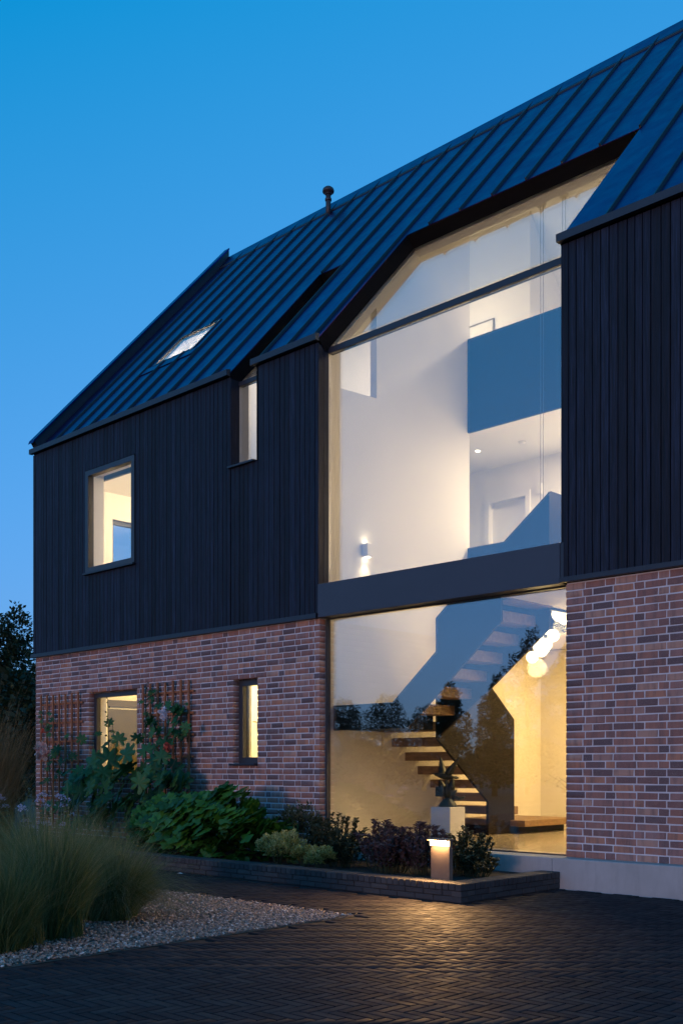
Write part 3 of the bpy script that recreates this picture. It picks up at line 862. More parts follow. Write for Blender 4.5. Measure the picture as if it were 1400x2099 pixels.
# wall light
wl_ = empty('wall_light', (-9.30, .84, 4.04), 'white up and down wall light glowing on the tall white wall', 'wall light')
MB().bbox(-9.298, -9.20, .785, .895, 3.96, 4.13, .004).build('body', M['white'], wl_)
MB().lathe([(.035, 0), (.035, .003)], (-9.248, .84, 4.131), 14).build('lens', M['lens'], wl_)
MB().lathe([(.035, 0), (.035, .003)], (-9.248, .84, 3.955), 14).build('lens', M['lens'], wl_)
lamp('wall_light_down', 'SPOT', (-9.235, .84, 3.945), 11, (1.0, .74, .42), .02, (0, R(-8), 0), 95, .6)
lamp('wall_light_up', 'SPOT', (-9.24, .84, 4.14), 3, (1.0, .74, .42), .01, (R(180), R(4), 0), 40, .8)
# smoke alarm, control box, picture
sa = link('smoke_alarm', MB().lathe([(.055, 0), (.055, -.02), (.045, -.032), (.02, -.036)], (-8.99, 4.0, 6.119), 18).mesh('smoke_alarm', True), M['white'])
props(sa, 'round white smoke alarm on the first floor landing ceiling', 'smoke alarm')
sa2 = link('smoke_alarm', MB().lathe([(.05, 0), (.05, -.02), (.04, -.03), (.02, -.034)], (-9.9, 4.3, zc(4.2) + .03), 18).mesh('smoke_alarm', True), M['white'])
props(sa2, 'small round alarm high under the sloped loft ceiling', 'smoke alarm')
cb = link('control_box', MB().bbox(-9.29, -9.19, 4.82, 4.849, 5.53, 5.70, .004).mesh('control_box'), M['art_paper'])
props(cb, 'small pale box on the landing wall beside the white door', 'control box')
pic = empty('picture', (-10.3, 4.84, 8.3), 'framed print with a green lower edge on the loft landing wall', 'picture')
f = slab([-10.62, -10.60, -10.12, -10.10], [8.0, 8.02, 8.55, 8.57], lambda u, v: -10.60 < u < -10.12 and 8.02 < v < 8.55, lambda u, v, h: (u, h, v), 4.815, 4.845)
f.build('frame', M['chrome'], pic)
MB().box(-10.60, -10.12, 4.83, 4.842, 8.24, 8.55).build('print', M['art_paper'], pic)
MB().box(-10.60, -10.12, 4.83, 4.842, 8.02, 8.239).build('print', M['art_green'], pic)

# ================================================================ SCULPTURE ON ITS PLINTH
pd = empty('pedestal', (-7.85, .745, ZF), 'pale square pedestal under the bronze bird sculpture inside the glass', 'pedestal')
MB().bbox(-7.995, -7.705, .60, .89, ZF + .015, .735, .003).build('body', M['pedestal'], pd)
MB().box(-7.985, -7.715, .61, .88, ZF + .001, ZF + .0145).build('base', M['guard'], pd)
sx, sy, sz = -7.85, .745, .737
sc_ = empty('bird_sculpture', (sx, sy, sz), 'dark bronze sculpture of a bird with raised wings on the pale pedestal', 'sculpture')
A = Vector((.72, .69, 0))      # across the view
def sp(u, w, d=0.0): return (sx + A.x * u - A.y * d, sy + A.y * u + A.x * d, sz + w)
MB().lathe([(.115, 0), (.112, .012), (.095, .045), (.07, .075), (.045, .095), (.03, .11)], (sx, sy, sz), 22).build('base', M['bronze'], sc_, True)
MB().tube([sp(.0, .09), sp(-.01, .17), sp(.0, .26), sp(-.02, .33), sp(-.03, .40)], [.035, .04, .034, .02, .012], 10).build('stem', M['bronze'], sc_, True)
def blade(c0, c1, w, th, name, bend=.0, n=9, sharp=False):
    c0, c1 = Vector(c0), Vector(c1); ax = c1 - c0
    side = ax.cross(Vector((A.y, -A.x, 0))).normalized()
    nrm = ax.cross(side).normalized()
    m_ = MB(); vs = []; fs = []
    for i in range(n + 1):
        t = i / n
        ww = w * (math.sin(math.pi * min(1, t * .86 + .10)) ** .7) * (1 - .25 * t)
        if sharp: ww = w * min(1.0, .45 + t * 3.2) * (1 - t ** 1.5 * .96)
        p = c0 + ax * t + nrm * bend * math.sin(math.pi * t)
        for a, b_ in ((-1, 0), (0, 1), (1, 0), (0, -1)):
            vs.append(p + side * ww * a + nrm * th * b_ * (1 - .8 * t))
    for i in range(n):
        for k in range(4): fs.append((i * 4 + k, i * 4 + (k + 1) % 4, i * 4 + 4 + (k + 1) % 4, i * 4 + 4 + k))
    fs += [(3, 2, 1, 0), tuple(n * 4 + k for k in range(4))]
    m_.add(vs, fs); m_.build(name, M['bronze'], sc_, True)
blade(sp(-.02, .13, .0), sp(-.10, .33, .02), .055, .016, 'leaf', .02)
blade(sp(.01, .12, -.01), sp(.06, .34, -.02), .055, .016, 'leaf', -.02)
blade(sp(.03, .13, .02), sp(.11, .20, .03), .03, .012, 'leaf', .0)
MB().tube([sp(.05, .10), sp(.09, .115), sp(.13, .10), sp(.18, .105), sp(.205, .125)], [.02, .024, .022, .018, .006], 8).build('tail_leaf', M['bronze'], sc_, True)
MB().tube([sp(-.205, .405), sp(-.175, .403), sp(-.15, .392), sp(-.12, .385), sp(-.07, .372), sp(-.01, .362), sp(.05, .355), sp(.10, .35)], [.003, .006, .02, .026, .036, .038, .026, .010], 12).build('bird_body', M['bronze'], sc_, True)
blade(sp(.05, .36), sp(.135, .345), .022, .008, 'tail', 0)
blade(sp(-.06, .375, .0), sp(-.085, .61, .05), .055, .012, 'wing', .015, 9, True)
blade(sp(-.02, .37, -.01), sp(.14, .60, -.05), .052, .012, 'wing', -.015, 9, True)
MB().bbox(sx - .17, sx - .05, sy - .03, sy + .03, sz + .12, sz + .24, .006).build('leaf', M['bronze'], sc_)  # plain dark block at the side of the stem, not a leaf

# a potted palm by the right jamb shows a few fronds
pot = empty('potted_plant', (-6.25, 1.25, ZF), 'indoor plant with thin drooping fronds beside the brick pier', 'plant')
MB().lathe([(.13, 0), (.17, .05), (.19, .34), (.17, .34)], (-6.25, 1.25, ZF), 20).build('pot', M['pedestal'], pot, True)
for k in range(26):
    a = rng.uniform(0, 6.28); L = rng.uniform(.5, .85); w = .007
    pts = []
    for i in range(7):
        t = i / 6
        pts.append(Vector((-6.25 + math.cos(a) * L * t * .95, 1.25 + math.sin(a) * L * t * .95, ZF + .34 + .62 * math.sin(t * 2.1) * L)))
    side = Vector((-math.sin(a), math.cos(a), 0)) * w
    m_ = MB()
    vs = []
    for i, p in enumerate(pts): vs += [p - side * (1 - i / 7), p + side * (1 - i / 7)]
    m_.add(vs, [(2 * i, 2 * i + 1, 2 * i + 3, 2 * i + 2) for i in range(6)])
    fo = m_.build('frond', M['leaf_dark'], pot)

# ================================================================ GROUND
def sheet(name, x0, x1, y0, y1, z, mat):
    o = MB().add([(x0, y0, z), (x1, y0, z), (x1, y1, z), (x0, y1, z)], [(0, 1, 2, 3)]).build(name, mat)
    o['kind'] = 'structure'
    return o
sheet('ground', -600, 600, -600, 600, -.06, M['ground'])
drive = sheet('driveway', -16.5, 8, -16, .2, -.012, M['joint'])
GX, GY = -5.85, -3.02           # gravel corner
sheet('gravel_bed', -16.0, GX - .002, -9.0, GY - .002, -.006, M['gravelbed'])
# herringbone pavers
PW, PL, PH = .0665, .1995, .05
def paver_block(L, W):
    c = .004; g = .0035
    j = lambda s=.0005: rng.uniform(-s, s)
    zt = rng.uniform(-.0004, .0004)
    top = [(g + c, g + c), (L - g - c, g + c), (L - g - c, W - g - c), (g + c, W - g - c)]
    rim = [(g, g), (L - g, g), (L - g, W - g), (g, W - g)]
    V = [(x + j(), y + j(), zt + j()) for x, y in top] + [(x + j(.0015), y + j(.0015), zt - .0022) for x, y in rim] + [(x, y, -.03) for x, y in rim]
    F = [(0, 1, 2, 3)]
    for k in range(4):
        n = (k + 1) % 4
        F += [(4 + k, 4 + n, n, k), (8 + k, 8 + n, 4 + n, 4 + k)]
    return np.array(V), F
pv = []
for k in range(12):
    V, F = paver_block(PL, PW)
    me = bpy.data.meshes.new('paver'); me.from_pydata([tuple(p) for p in V], [], F); set_tint(me, (k + .5) / 12); me.materials.append(M['paver'])
    pv.append((me, V, (k + .5) / 12))
pavers = []
X0, Y0 = -12.0, -7.6
nx, ny = int(13.5 / PW), int((7.6 - .2) / PW)
for cx in range(nx):
    for cyy in range(ny):
        mm = (cx - cyy) % 6
        x, y = X0 + cx * PW, Y0 + cyy * PW
        if mm == 0: pavers.append((x, y, 0))
        elif mm == 5: pavers.append((x, y, 1))
def pav_ok(x, y, v):
    x1, y1 = (x + PL, y + PW) if not v else (x + PW, y + PL)
    if y1 > -.19: return False
    if x < -5.69 and y1 > -1.815: return False
    if x < GX and y < GY: return False
    return True
pavers = [p for p in pavers if pav_ok(*p)]
kept = []
for p in pavers:
    z = seen((p[0] + .1, p[1] + .03, 0), .25)
    if z is None: continue
    zz = seen((p[0] + .1, p[1] + .03, 0), .0)
    kept.append((zz if zz else 100 + z, p))
kept.sort(key=lambda t: t[0])
SV, SF, ST, nb = [], [], [], 0
PF = np.array(F)
for i, (z, (x, y, v)) in enumerate(kept):
    me, V, tv = pv[random.randrange(12)]
    if i < 300:
        o = bpy.data.objects.new('paver', me); COL.objects.link(o); o.parent = drive
        o.location = (x, y, 0) if not v else (x + PW, y, 0)
        o.rotation_euler = (0, 0, 0 if not v else math.pi / 2)
    else:
        W = V.copy()
        if v: W = np.stack([PW - V[:, 1], V[:, 0], V[:, 2]], 1)
        SV.append(W + np.array([x, y, 0])); SF.append(PF + nb); nb += len(V); ST.append(np.full(len(V), tv))
me = np_mesh('paving', np.concatenate(SV), [np.concatenate(SF)], np.concatenate(ST))
link('paving', me, M['paver'], drive, 'stuff')

# gravel
phi = (1 + 5 ** .5) / 2
IC = np.array([(-1, phi, 0), (1, phi, 0), (-1, -phi, 0), (1, -phi, 0), (0, -1, phi), (0, 1, phi), (0, -1, -phi), (0, 1, -phi), (phi, 0, -1), (phi, 0, 1), (-phi, 0, -1), (-phi, 0, 1)]) / math.sqrt(1 + phi * phi)
IF = np.array([(0, 11, 5), (0, 5, 1), (0, 1, 7), (0, 7, 10), (0, 10, 11), (1, 5, 9), (5, 11, 4), (11, 10, 2), (10, 7, 6), (7, 1, 8), (3, 9, 4), (3, 4, 2), (3, 2, 6), (3, 6, 8), (3, 8, 9), (4, 9, 5), (2, 4, 11), (6, 2, 10), (8, 6, 7), (9, 8, 1)])
def pebbles(pos, size):
    n = len(pos)
    V = IC[None] * (1 + rng.uniform(-.25, .25, (n, 12, 1)))
    V = V * (size[:, None, None] * rng.uniform(.6, 1.25, (n, 1, 3)) * np.array([1, 1, .62]))
    a = rng.uniform(0, 6.28, n); ca, sa_ = np.cos(a), np.sin(a)
    x = V[..., 0] * ca[:, None] - V[..., 1] * sa_[:, None]; y = V[..., 0] * sa_[:, None] + V[..., 1] * ca[:, None]
    V = np.stack([x, y, V[..., 2]], -1) + pos[:, None, :]
    F = IF[None] + (np.arange(n) * 12)[:, None, None]
    return V.reshape(-1, 3), F.reshape(-1, 3)
NG = 26000
gx = GX - .015 - np.abs(rng.uniform(0, 1, NG)) ** 1.25 * 4.6; gy = GY - .015 - rng.uniform(0, 1, NG) * 3.6
gs = rng.uniform(.006, .0135, NG)
gz = rng.uniform(0, .012, NG)
V, F = pebbles(np.stack([gx, gy, gz], 1), gs)
me = np_mesh('gravel', V, [F], np.repeat(np.clip(rng.normal(.5, .28, NG), 0, 1), 12), False)
props(link('gravel', me, M['gravel']), 'pale buff gravel filling the bed beside the dark paving', 'gravel', None, 'stuff')

# planter
plx = empty('planter_wall', (-5.7, -1.8, 0), 'low dark brick edging wall round the planting bed', 'planter')
PLX1, PLY0, PT = -5.70, -1.81, .168
PX0 = -14.6
bvar = []
for k in range(8):
    V, F = brick_block(.209, .1, .046, .004); me = bpy.data.meshes.new('brick'); me.from_pydata([tuple(p) for p in V], [], F); set_tint(me, (k + .5) / 8); me.materials.append(M['pbrk']); bvar.append(me)
cvar = []
for k in range(8):
    m_ = MB().bbox(0, .0645, 0, .212, -.10 + .036, 0, .005); me = m_.mesh('coping_brick'); set_tint(me, (k + .5) / 8); me.materials.append(M['pbrk']); cvar.append(me)
def kid(name, me, parent, loc, rot=0.0, sc=(1, 1, 1)):
    o = bpy.data.objects.new(name, me); COL.objects.link(o); o.parent = parent
    o.matrix_parent_inverse = Matrix.Translation(parent.location).inverted()
    o.location = loc; o.rotation_euler = (0, 0, rot); o.scale = sc
    return o
x = PLX1
while x > PX0:
    kid('coping_brick', cvar[random.randrange(8)], plx, (x - .0645, PLY0 + random.uniform(-.002, .002), PT + random.uniform(-.0015, .0015)), random.uniform(-.006, .006))
    x -= .0735
y = PLY0 + .222
while y < -.25:
    kid('coping_brick', cvar[random.randrange(8)], plx, (PLX1 + random.uniform(-.002, .002), y, PT + random.uniform(-.0015, .0015)), math.pi / 2 + random.uniform(-.006, .006))
    y += .0735
for r_ in range(2):
    z = .002 + r_ * .052
    x = PLX1 - (0 if r_ else .105)
    while x > PX0:
        kid('brick', bvar[random.randrange(8)], plx, (x - .209, PLY0 + .004, z)); x -= .218
    y = PLY0 + (.0 if r_ else .105)
    while y < -.22:
        L = min(.209, -.185 - y)
        kid('brick', bvar[random.randrange(8)], plx, (PLX1 - .004, y, z), math.pi / 2, (L / .209, 1, 1)); y += .218
    if r_ == 0:
        kid('brick', bvar[3], plx, (PLX1 - .1045, PLY0 + .004, z), 0, (.1 / .209, 1, 1)); kid('brick', bvar[3], plx, (PLX1 - .004, PLY0 + .004, z), math.pi / 2, (.1 / .209, 1, 1))
MB().box(PX0, PLX1 - .012, PLY0 + .012, PLY0 + .2, -.03, PT - .01).build('core', M['djoint'], plx)
MB().box(PLX1 - .2, PLX1 - .0125, PLY0 + .2005, -.185, -.03, PT - .01).build('core', M['djoint'], plx)
so = slab([PX0, PLX1 - .2], [PLY0 + .2, -.005], lambda u, v: False, lambda u, v, h: (u, v, h), -.05, .125).build('soil', M['soil']); so['kind'] = 'structure'

# bollard
bl = empty('bollard_light', (-6.11, -1.55, .12), 'short bronze bollard light glowing at its top beside the planter edge', 'bollard light')
MB().bbox(-6.215, -5.998, -1.595, -1.545, .12, .46, .004).build('post', M['bollard'], bl)
MB().bbox(-6.222, -5.991, -1.650, -1.540, .530, .548, .003).build('cap', M['bollard'], bl)
MB().box(-6.213, -6.0, -1.590, -1.548, .4605, .5295).build('neck', M['bollard'], bl)
MB().box(-6.214, -5.999, -1.612, -1.5905, .478, .5285).build('lens', M['bolens'], bl)
MB().lathe([(.004, 0), (.004, .003)], (-6.11, -1.5955, .17), 8).build('screw', M['chrome'], bl)
lamp('bollard_wash', 'AREA', (-6.106, -1.632, .475), 1.3, (1.0, .60, .26), .19, (R(12), 0, 0), sy=.02)
lamp('bollard_beam', 'AREA', (-6.106, -1.640, .508), 48.0, (1.0, .54, .20), .20, (R(-89), 0, 0), sy=.015)

# ================================================================ PLANTS
def rot_from(dirs, ups):
    d = dirs / np.linalg.norm(dirs, axis=1, keepdims=True)
    s = np.cross(d, ups); s /= np.maximum(np.linalg.norm(s, axis=1, keepdims=True), 1e-6)
    n = np.cross(s, d)
    return s, d, n
T_SMALL = (np.array([(0, 0, 0), (.32, .45, .06), (0, 1, -.05), (-.32, .45, .06), (0, .5, -.04)]), np.array([(0, 1, 4), (1, 2, 4), (2, 3, 4), (3, 0, 4)]))
T_OVATE = (np.array([(0, 0, 0), (.30, .3, .07), (.30, .62, .05), (0, 1, -.10), (-.30, .62, .05), (-.30, .3, .07), (0, .33, -.02), (0, .66, -.04)]),
           np.array([(0, 1, 6), (1, 2, 7), (1, 7, 6), (2, 3, 7), (3, 4, 7), (4, 5, 6), (4, 6, 7), (5, 0, 6)]))
def scatter(pos, dirs, size, tpl, tints, jitter=.3):
    TV, TF = tpl
    n = len(pos)
    ups = np.array([0, 0, 1.0]) + rng.normal(0, jitter, (n, 3))
    s, d, nn = rot_from(dirs, ups)
    V = pos[:, None] + size[:, None, None] * (TV[None, :, 0:1] * s[:, None] + TV[None, :, 1:2] * d[:, None] + TV[None, :, 2:3] * nn[:, None])
    F = TF[None] + (np.arange(n) * len(TV))[:, None, None]
    return V.reshape(-1, 3), F.reshape(-1, 3), np.repeat(tints, len(TV))
def dome(n, c, rad, inner=.55, zmin=-.2):
    d = rng.normal(0, 1, (n * 3, 3)); d /= np.linalg.norm(d, axis=1, keepdims=True)
    d = d[d[:, 2] > zmin][:n]
    r_ = rng.uniform(inner, 1, (len(d), 1)) ** .6
    lump = 1 + .16 * np.sin(d[:, :1] * 7 + c[0] * 9) * np.cos(d[:, 1:2] * 6 + c[1] * 5) + .10 * np.sin(d[:, 2:3] * 11 + c[0])
    return np.array(c) + d * r_ * lump * np.array(rad), d
def shrub(name, c, rad, n, size, mat, label, cat='shrub', group=None, up=.5, tpl=T_SMALL, lobes=1, stems=True, tmu=.5):
    root = empty(name, (c[0], c[1], .12), label, cat, group)
    Vs, Fs, Ts, nb = [], [], [], 0
    for k in range(lobes):
        cc = np.array(c, float); rr = np.array(rad, float)
        if lobes > 1:
            a = 6.28 * k / lobes + c[0]
            cc = cc + np.array([math.cos(a) * rad[0] * .5, math.sin(a) * rad[1] * .5, rng.uniform(-.1, .25) * rad[2]]); rr = rr * rng.uniform(.5, .72)
        p, d = dome(n // lobes, cc, rr)
        dd = d + np.array([0, 0, up]) + rng.normal(0, .35, d.shape)
        sz = rng.uniform(.7, 1.25, len(p)) * size
        tt = np.clip(rng.normal(tmu, .22, len(p)) + .12 * d[:, 2], 0, 1)
        V, F, T = scatter(p, dd, sz, tpl, tt)
        Vs.append(V); Fs.append(F + nb); Ts.append(T); nb += len(V)
    o = link('foliage', np_mesh('foliage', np.concatenate(Vs), [np.concatenate(Fs)], np.concatenate(Ts)), mat, root, 'stuff')
    if stems:
        m_ = MB()
        for k in range(9):
            a = rng.uniform(0, 6.28)
            m_.tube([(c[0] + .03 * math.cos(a), c[1] + .03 * math.sin(a), .11), (c[0] + rad[0] * .4 * math.cos(a), c[1] + rad[1] * .4 * math.sin(a), c[2] + rad[2] * .1), (c[0] + rad[0] * .7 * math.cos(a), c[1] + rad[1] * .7 * math.sin(a), c[2] + rad[2] * .6)], [.006, .005, .002], 5)
        so_ = m_.build('stems', M['stem'], root); so_['kind'] = 'stuff'
    return root
# golden variegated shrubs
shrub('golden_shrub', (-8.60, -1.33, .28), (.27, .22, .26), 6500, .024, M['leaf_yellow'], 'large golden variegated shrub at the planter edge beside the dark green leaves', lobes=4, group='golden variegated shrubs', tmu=.68)
shrub('golden_shrub', (-8.22, -1.30, .22), (.15, .13, .16), 2600, .023, M['leaf_yellow'], 'small golden shrub in front of the dark stems, left of its twin', lobes=3, group='golden variegated shrubs', tmu=.55)
shrub('golden_shrub', (-7.93, -1.36, .22), (.17, .14, .17), 3000, .023, M['leaf_yellow'], 'small golden shrub tucked against the purple shrubs', lobes=3, group='golden variegated shrubs', tmu=.6)
# purple shrubs, upright clusters
def upright(name, c, rad, hgt, ns, mat, label, group, leaf=.045, per=26, tmu=.45):
    root = empty(name, (c[0], c[1], .12), label, 'shrub', group)
    P, D, S_, T_ = [], [], [], []
    m_ = MB()
    for k in range(ns):
        a = rng.uniform(0, 6.28); r_ = math.sqrt(rng.uniform(0, 1))
        bx, by = c[0] + math.cos(a) * r_ * rad[0] * .55, c[1] + math.sin(a) * r_ * rad[1] * .55
        tx, ty = c[0] + math.cos(a) * r_ * rad[0], c[1] + math.sin(a) * r_ * rad[1]
        hh = hgt * rng.uniform(.55, 1.0) * (1 - .35 * r_ ** 2)
        m_.tube([(bx, by, .11), ((bx + tx) / 2, (by + ty) / 2, .12 + hh * .5), (tx, ty, .12 + hh)], [.005, .004, .002], 4)
        for q in range(per):
            t = .25 + .75 * (q / per) ** .8
            x_ = bx + (tx - bx) * t; y_ = by + (ty - by) * t; z_ = .12 + hh * t
            aa = rng.uniform(0, 6.28)
            P.append((x_, y_, z_)); D.append((math.cos(aa), math.sin(aa), .55 + .5 * t)); S_.append(leaf * rng.uniform(.7, 1.3)); T_.append(tmu + .3 * (t - .6) + rng.normal(0, .16))
        for q in range(14):   # terminal cluster
            aa = rng.uniform(0, 6.28)
            P.append((tx + rng.normal(0, .012), ty + rng.normal(0, .012), .12 + hh + rng.uniform(-.01, .02))); D.append((math.cos(aa), math.sin(aa), .5)); S_.append(leaf * rng.uniform(.6, 1)); T_.append(tmu + .2 + rng.normal(0, .15))
    V, F, T = scatter(np.array(P), np.array(D), np.array(S_), T_OVATE, np.clip(np.array(T_), 0, 1))
    link('foliage', np_mesh('foliage', V, [F], T), mat, root, 'stuff')
    s2 = m_.build('stems', M['stem'], root); s2['kind'] = 'stuff'
    return root
PG = 'purple leaved shrubs in the planting bed'
upright('purple_shrub', (-8.30, -.72, .12), (.42, .32), .60, 60, M['leaf_mixed'], 'dark green and purple shrub in front of the glass corner', PG, .042)
upright('purple_shrub', (-7.55, -.75, .12), (.38, .32), .56, 58, M['leaf_purple'], 'purple leaved shrub midway along the lit glass', PG)
upright('purple_shrub', (-7.15, -1.12, .12), (.36, .30), .50, 60, M['leaf_purple'], 'dusky purple shrub nearest the planter edge', PG)
upright('purple_shrub', (-6.72, -1.05, .12), (.30, .28), .55, 52, M['leaf_purple'], 'purple shrub just left of the bollard light', PG)
upright('purple_shrub', (-7.90, -1.02, .12), (.30, .25), .42, 40, M['leaf_mixed'], 'low dark shrub behind the small golden shrubs', PG, .04, 22, .35)
upright('dark_shrub', (-6.55, -.62, .12), (.32, .28), .50, 55, M['leaf_mixed'], 'dark green shrub right of the bollard light', 'dark shrubs right of the bollard', .04, 24, .5)
upright('dark_shrub', (-6.28, -.85, .12), (.26, .22), .33, 40, M['leaf_mixed'], 'low spreading dark shrub at the end of the planting bed', 'dark shrubs right of the bollard', .038, 22, .4)

# big leaves as shared meshes
def lobed_mesh(name, tintv, lobes=5, depth=.35, pointed=False, n=30, cup=.18, mat=None):
    V = [(0, 0, 0)]; F = []
    for i in range(n):
        a = -math.pi * .92 + 2 * math.pi * .92 * i / (n - 1)     # gap at the stalk
        w = abs(math.cos(a * lobes / 2 / .97)) if not pointed else 1 - abs(((a / (2 * math.pi) * lobes + .5) % 1) - .5) * 2
        r_ = (1 - depth) + depth * w + rng.uniform(-.03, .03)
        if pointed: r_ *= 1.0 - .18 * abs(a) / math.pi
        V.append((math.sin(a) * r_ * .5, .12 + math.cos(a) * r_ * .5, cup * (r_ * .5) ** 1.0 * (-.55 + .35 * math.cos(a * lobes)) + rng.uniform(-.015, .015)))
    for i in range(1, n): F.append((0, i, i + 1))
    V[0] = (0, .06, .02)
    me = bpy.data.meshes.new(name); me.from_pydata(V, [], F); set_tint(me, tintv)
    me.polygons.foreach_set('use_smooth', [True] * len(F)); me.materials.append(mat)
    return me
LOB = [lobed_mesh('lobed_leaf', .1 + .8 * k / 7, 7, .46, False, 50, .22, M['leaf_lobed']) for k in range(8)]
PTD = [lobed_mesh('pointed_leaf', .05 + .9 * k / 7, 5, .42, True, 21, .3, M['leaf_green']) for k in range(8)]
def place_leaf(me, parent, p, size, yaw, pitch, roll):
    o = bpy.data.objects.new('leaf', me); COL.objects.link(o); o.parent = parent
    o.matrix_parent_inverse = Matrix.Translation(parent.location).inverted()
    o.location = p; o.scale = (size, size, size)
    o.rotation_euler = (pitch, roll, yaw)
    return o
HL = [(-13.48, -0.31, 1.88, 0.15), (-13.76, -0.32, 1.72, 0.13), (-13.73, -0.21, 1.57, 0.22), (-13.11, -0.37, 1.6, 0.22), (-13.45, -0.25, 1.75, 0.07), (-12.78, -0.29, 1.63, 0.19), (-12.48, -0.71, 1.37, 0.33), (-13.21, -0.51, 1.31, 0.37), (-13.49, -0.6, 1.24, 0.41), (-14.57, -0.33, 1.01, 0.33), (-13.79, -0.6, 0.98, 0.3), (-12.52, -0.73, 1.17, 0.37), (-13.23, -0.54, 0.91, 0.37), (-13.57, -0.66, 0.76, 0.37), (-12.32, -0.62, 1.03, 0.33), (-12.5, -0.29, 1.16, 0.3), (-11.79, -0.67, 1.3, 0.33), (-12.15, -0.58, 1.44, 0.26), (-11.97, -0.21, 1.92, 0.3), (-11.96, -0.29, 1.75, 0.26), (-11.97, -0.38, 1.54, 0.22), (-11.7, -0.64, 1.33, 0.26), (-11.6, -0.76, 1.04, 0.33), (-11.51, -0.47, 0.97, 0.3), (-11.71, -0.69, 0.9, 0.3), (-12.44, -0.49, 0.75, 0.33), (-12.58, -0.76, 0.82, 0.37), (-13.13, -0.73, 0.63, 0.33), (-13.02, -0.3, 0.55, 0.3), (-12.44, -0.32, 0.64, 0.3), (-11.5, -0.39, 1.75, 0.15), (-12.39, -0.38, 1.86, 0.19), (-12.3, -0.39, 1.69, 0.19), (-12.54, -0.4, 2.15, 0.09), (-11.93, -0.23, 2.02, 0.19), (-11.8, -0.39, 1.57, 0.19), (-12.28, -0.31, 1.55, 0.22)]
hollys = [empty('hollyhock', (-13.3, -.45, .12), 'tall hollyhock with lobed leaves and a bare flower spike before the lit window', 'plant', 'hollyhocks against the brick wall'),
          empty('hollyhock', (-12.1, -.45, .12), 'bushy hollyhock with lobed leaves climbing in front of the right trellis', 'plant', 'hollyhocks against the brick wall')]
stemsP = [[(-13.25, -.42, .12), (-13.30, -.40, .9), (-13.40, -.36, 1.6), (-13.44, -.35, 2.24)], [(-12.3, -.45, .12), (-12.42, -.38, 1.0), (-12.5, -.33, 1.7), (-12.53, -.3, 2.42)]]
side_st = [[[(-13.2, -.45, .12), (-13.15, -.45, .8), (-13.16, -.4, 1.4), (-13.3, -.37, 1.95)], [(-13.35, -.45, .12), (-13.6, -.5, .9), (-13.75, -.4, 1.6)]],
           [[(-12.0, -.5, .12), (-11.98, -.5, 1.0), (-11.95, -.3, 1.95)], [(-12.1, -.5, .12), (-11.9, -.55, .8), (-11.55, -.5, 1.35)]]]
for hi, h in enumerate(hollys):
    MB().tube(stemsP[hi], [.014, .012, .009, .004], 7).build('stem', M['stem'], h, True)
    for s in side_st[hi]: MB().tube(s, [.011, .009, .006, .004][:len(s)], 6).build('stem', M['stem'], h, True)
extra = []
for k in range(120):
    left = k % 2
    cx = -13.5 if left else -12.0
    extra.append((cx + rng.normal(0, .5), -.35 - rng.uniform(0, .5), rng.uniform(.3, 1.2), rng.uniform(.16, .3)))
for k in range(14):
    extra.append((-12.4 + rng.uniform(-.15, .6), -.25, rng.uniform(1.2, 2.1), rng.uniform(.10, .18)))
for (x, y, z, s) in HL + extra:
    if x > -11.45: x = -11.5
    h = hollys[0] if x < -12.85 else hollys[1]
    place_leaf(random.choice(LOB), h, (x, y, z), s * 1.15, random.uniform(-.9, .9), R(random.uniform(35, 80)), R(random.uniform(-35, 35)))
# buds up the bare spikes
for hi, pts in enumerate(stemsP):
    for k in range(10):
        t = k / 9; p0, p1 = Vector(pts[2]), Vector(pts[3]); p = p0.lerp(p1, t)
        a = rng.uniform(0, 6.28)
        q = p + Vector((math.cos(a) * .035, math.sin(a) * .035, .02))
        MB().tube([p, q], .003, 4).ball(tuple(q), .012 + .006 * (1 - t), 6).build('bud', M['stem'], hollys[hi], True)

def flower(mat, parent, c, r_, name='flower', petals=34):
    d = rng.normal(0, 1, (petals, 3)); d[:, 1] = -np.abs(d[:, 1]) * .8; d /= np.linalg.norm(d, axis=1, keepdims=True)
    V, F, T = scatter(np.array(c) + d * r_ * .45, rng.normal(0, .7, (petals, 3)) + np.array([0, .2, 0]), np.full(petals, r_ * .8), (T_OVATE[0] * np.array([1.5, 1, 1]), T_OVATE[1]), rng.uniform(0, 1, petals), 2.0)
    return link(name, np_mesh(name, V, [F], T), mat, parent)
def rose(x0, pts, leaves, flowers, label):
    r_ = empty('climbing_rose', (x0, -.15, .12), label, 'climbing rose', 'climbing roses on the trellises')
    for s in pts: MB().tube(s, [.008] * (len(s) - 1) + [.003], 6).build('stem', M['stem'], r_, True)
    for (c, rr, mt) in flowers: flower(M[mt], r_, c, rr)
    for (x, y, z, s) in leaves: place_leaf(random.choice(LOB), r_, (x, y, z), s, random.uniform(-.8, .8), R(random.uniform(40, 85)), R(random.uniform(-40, 40)))
    return r_
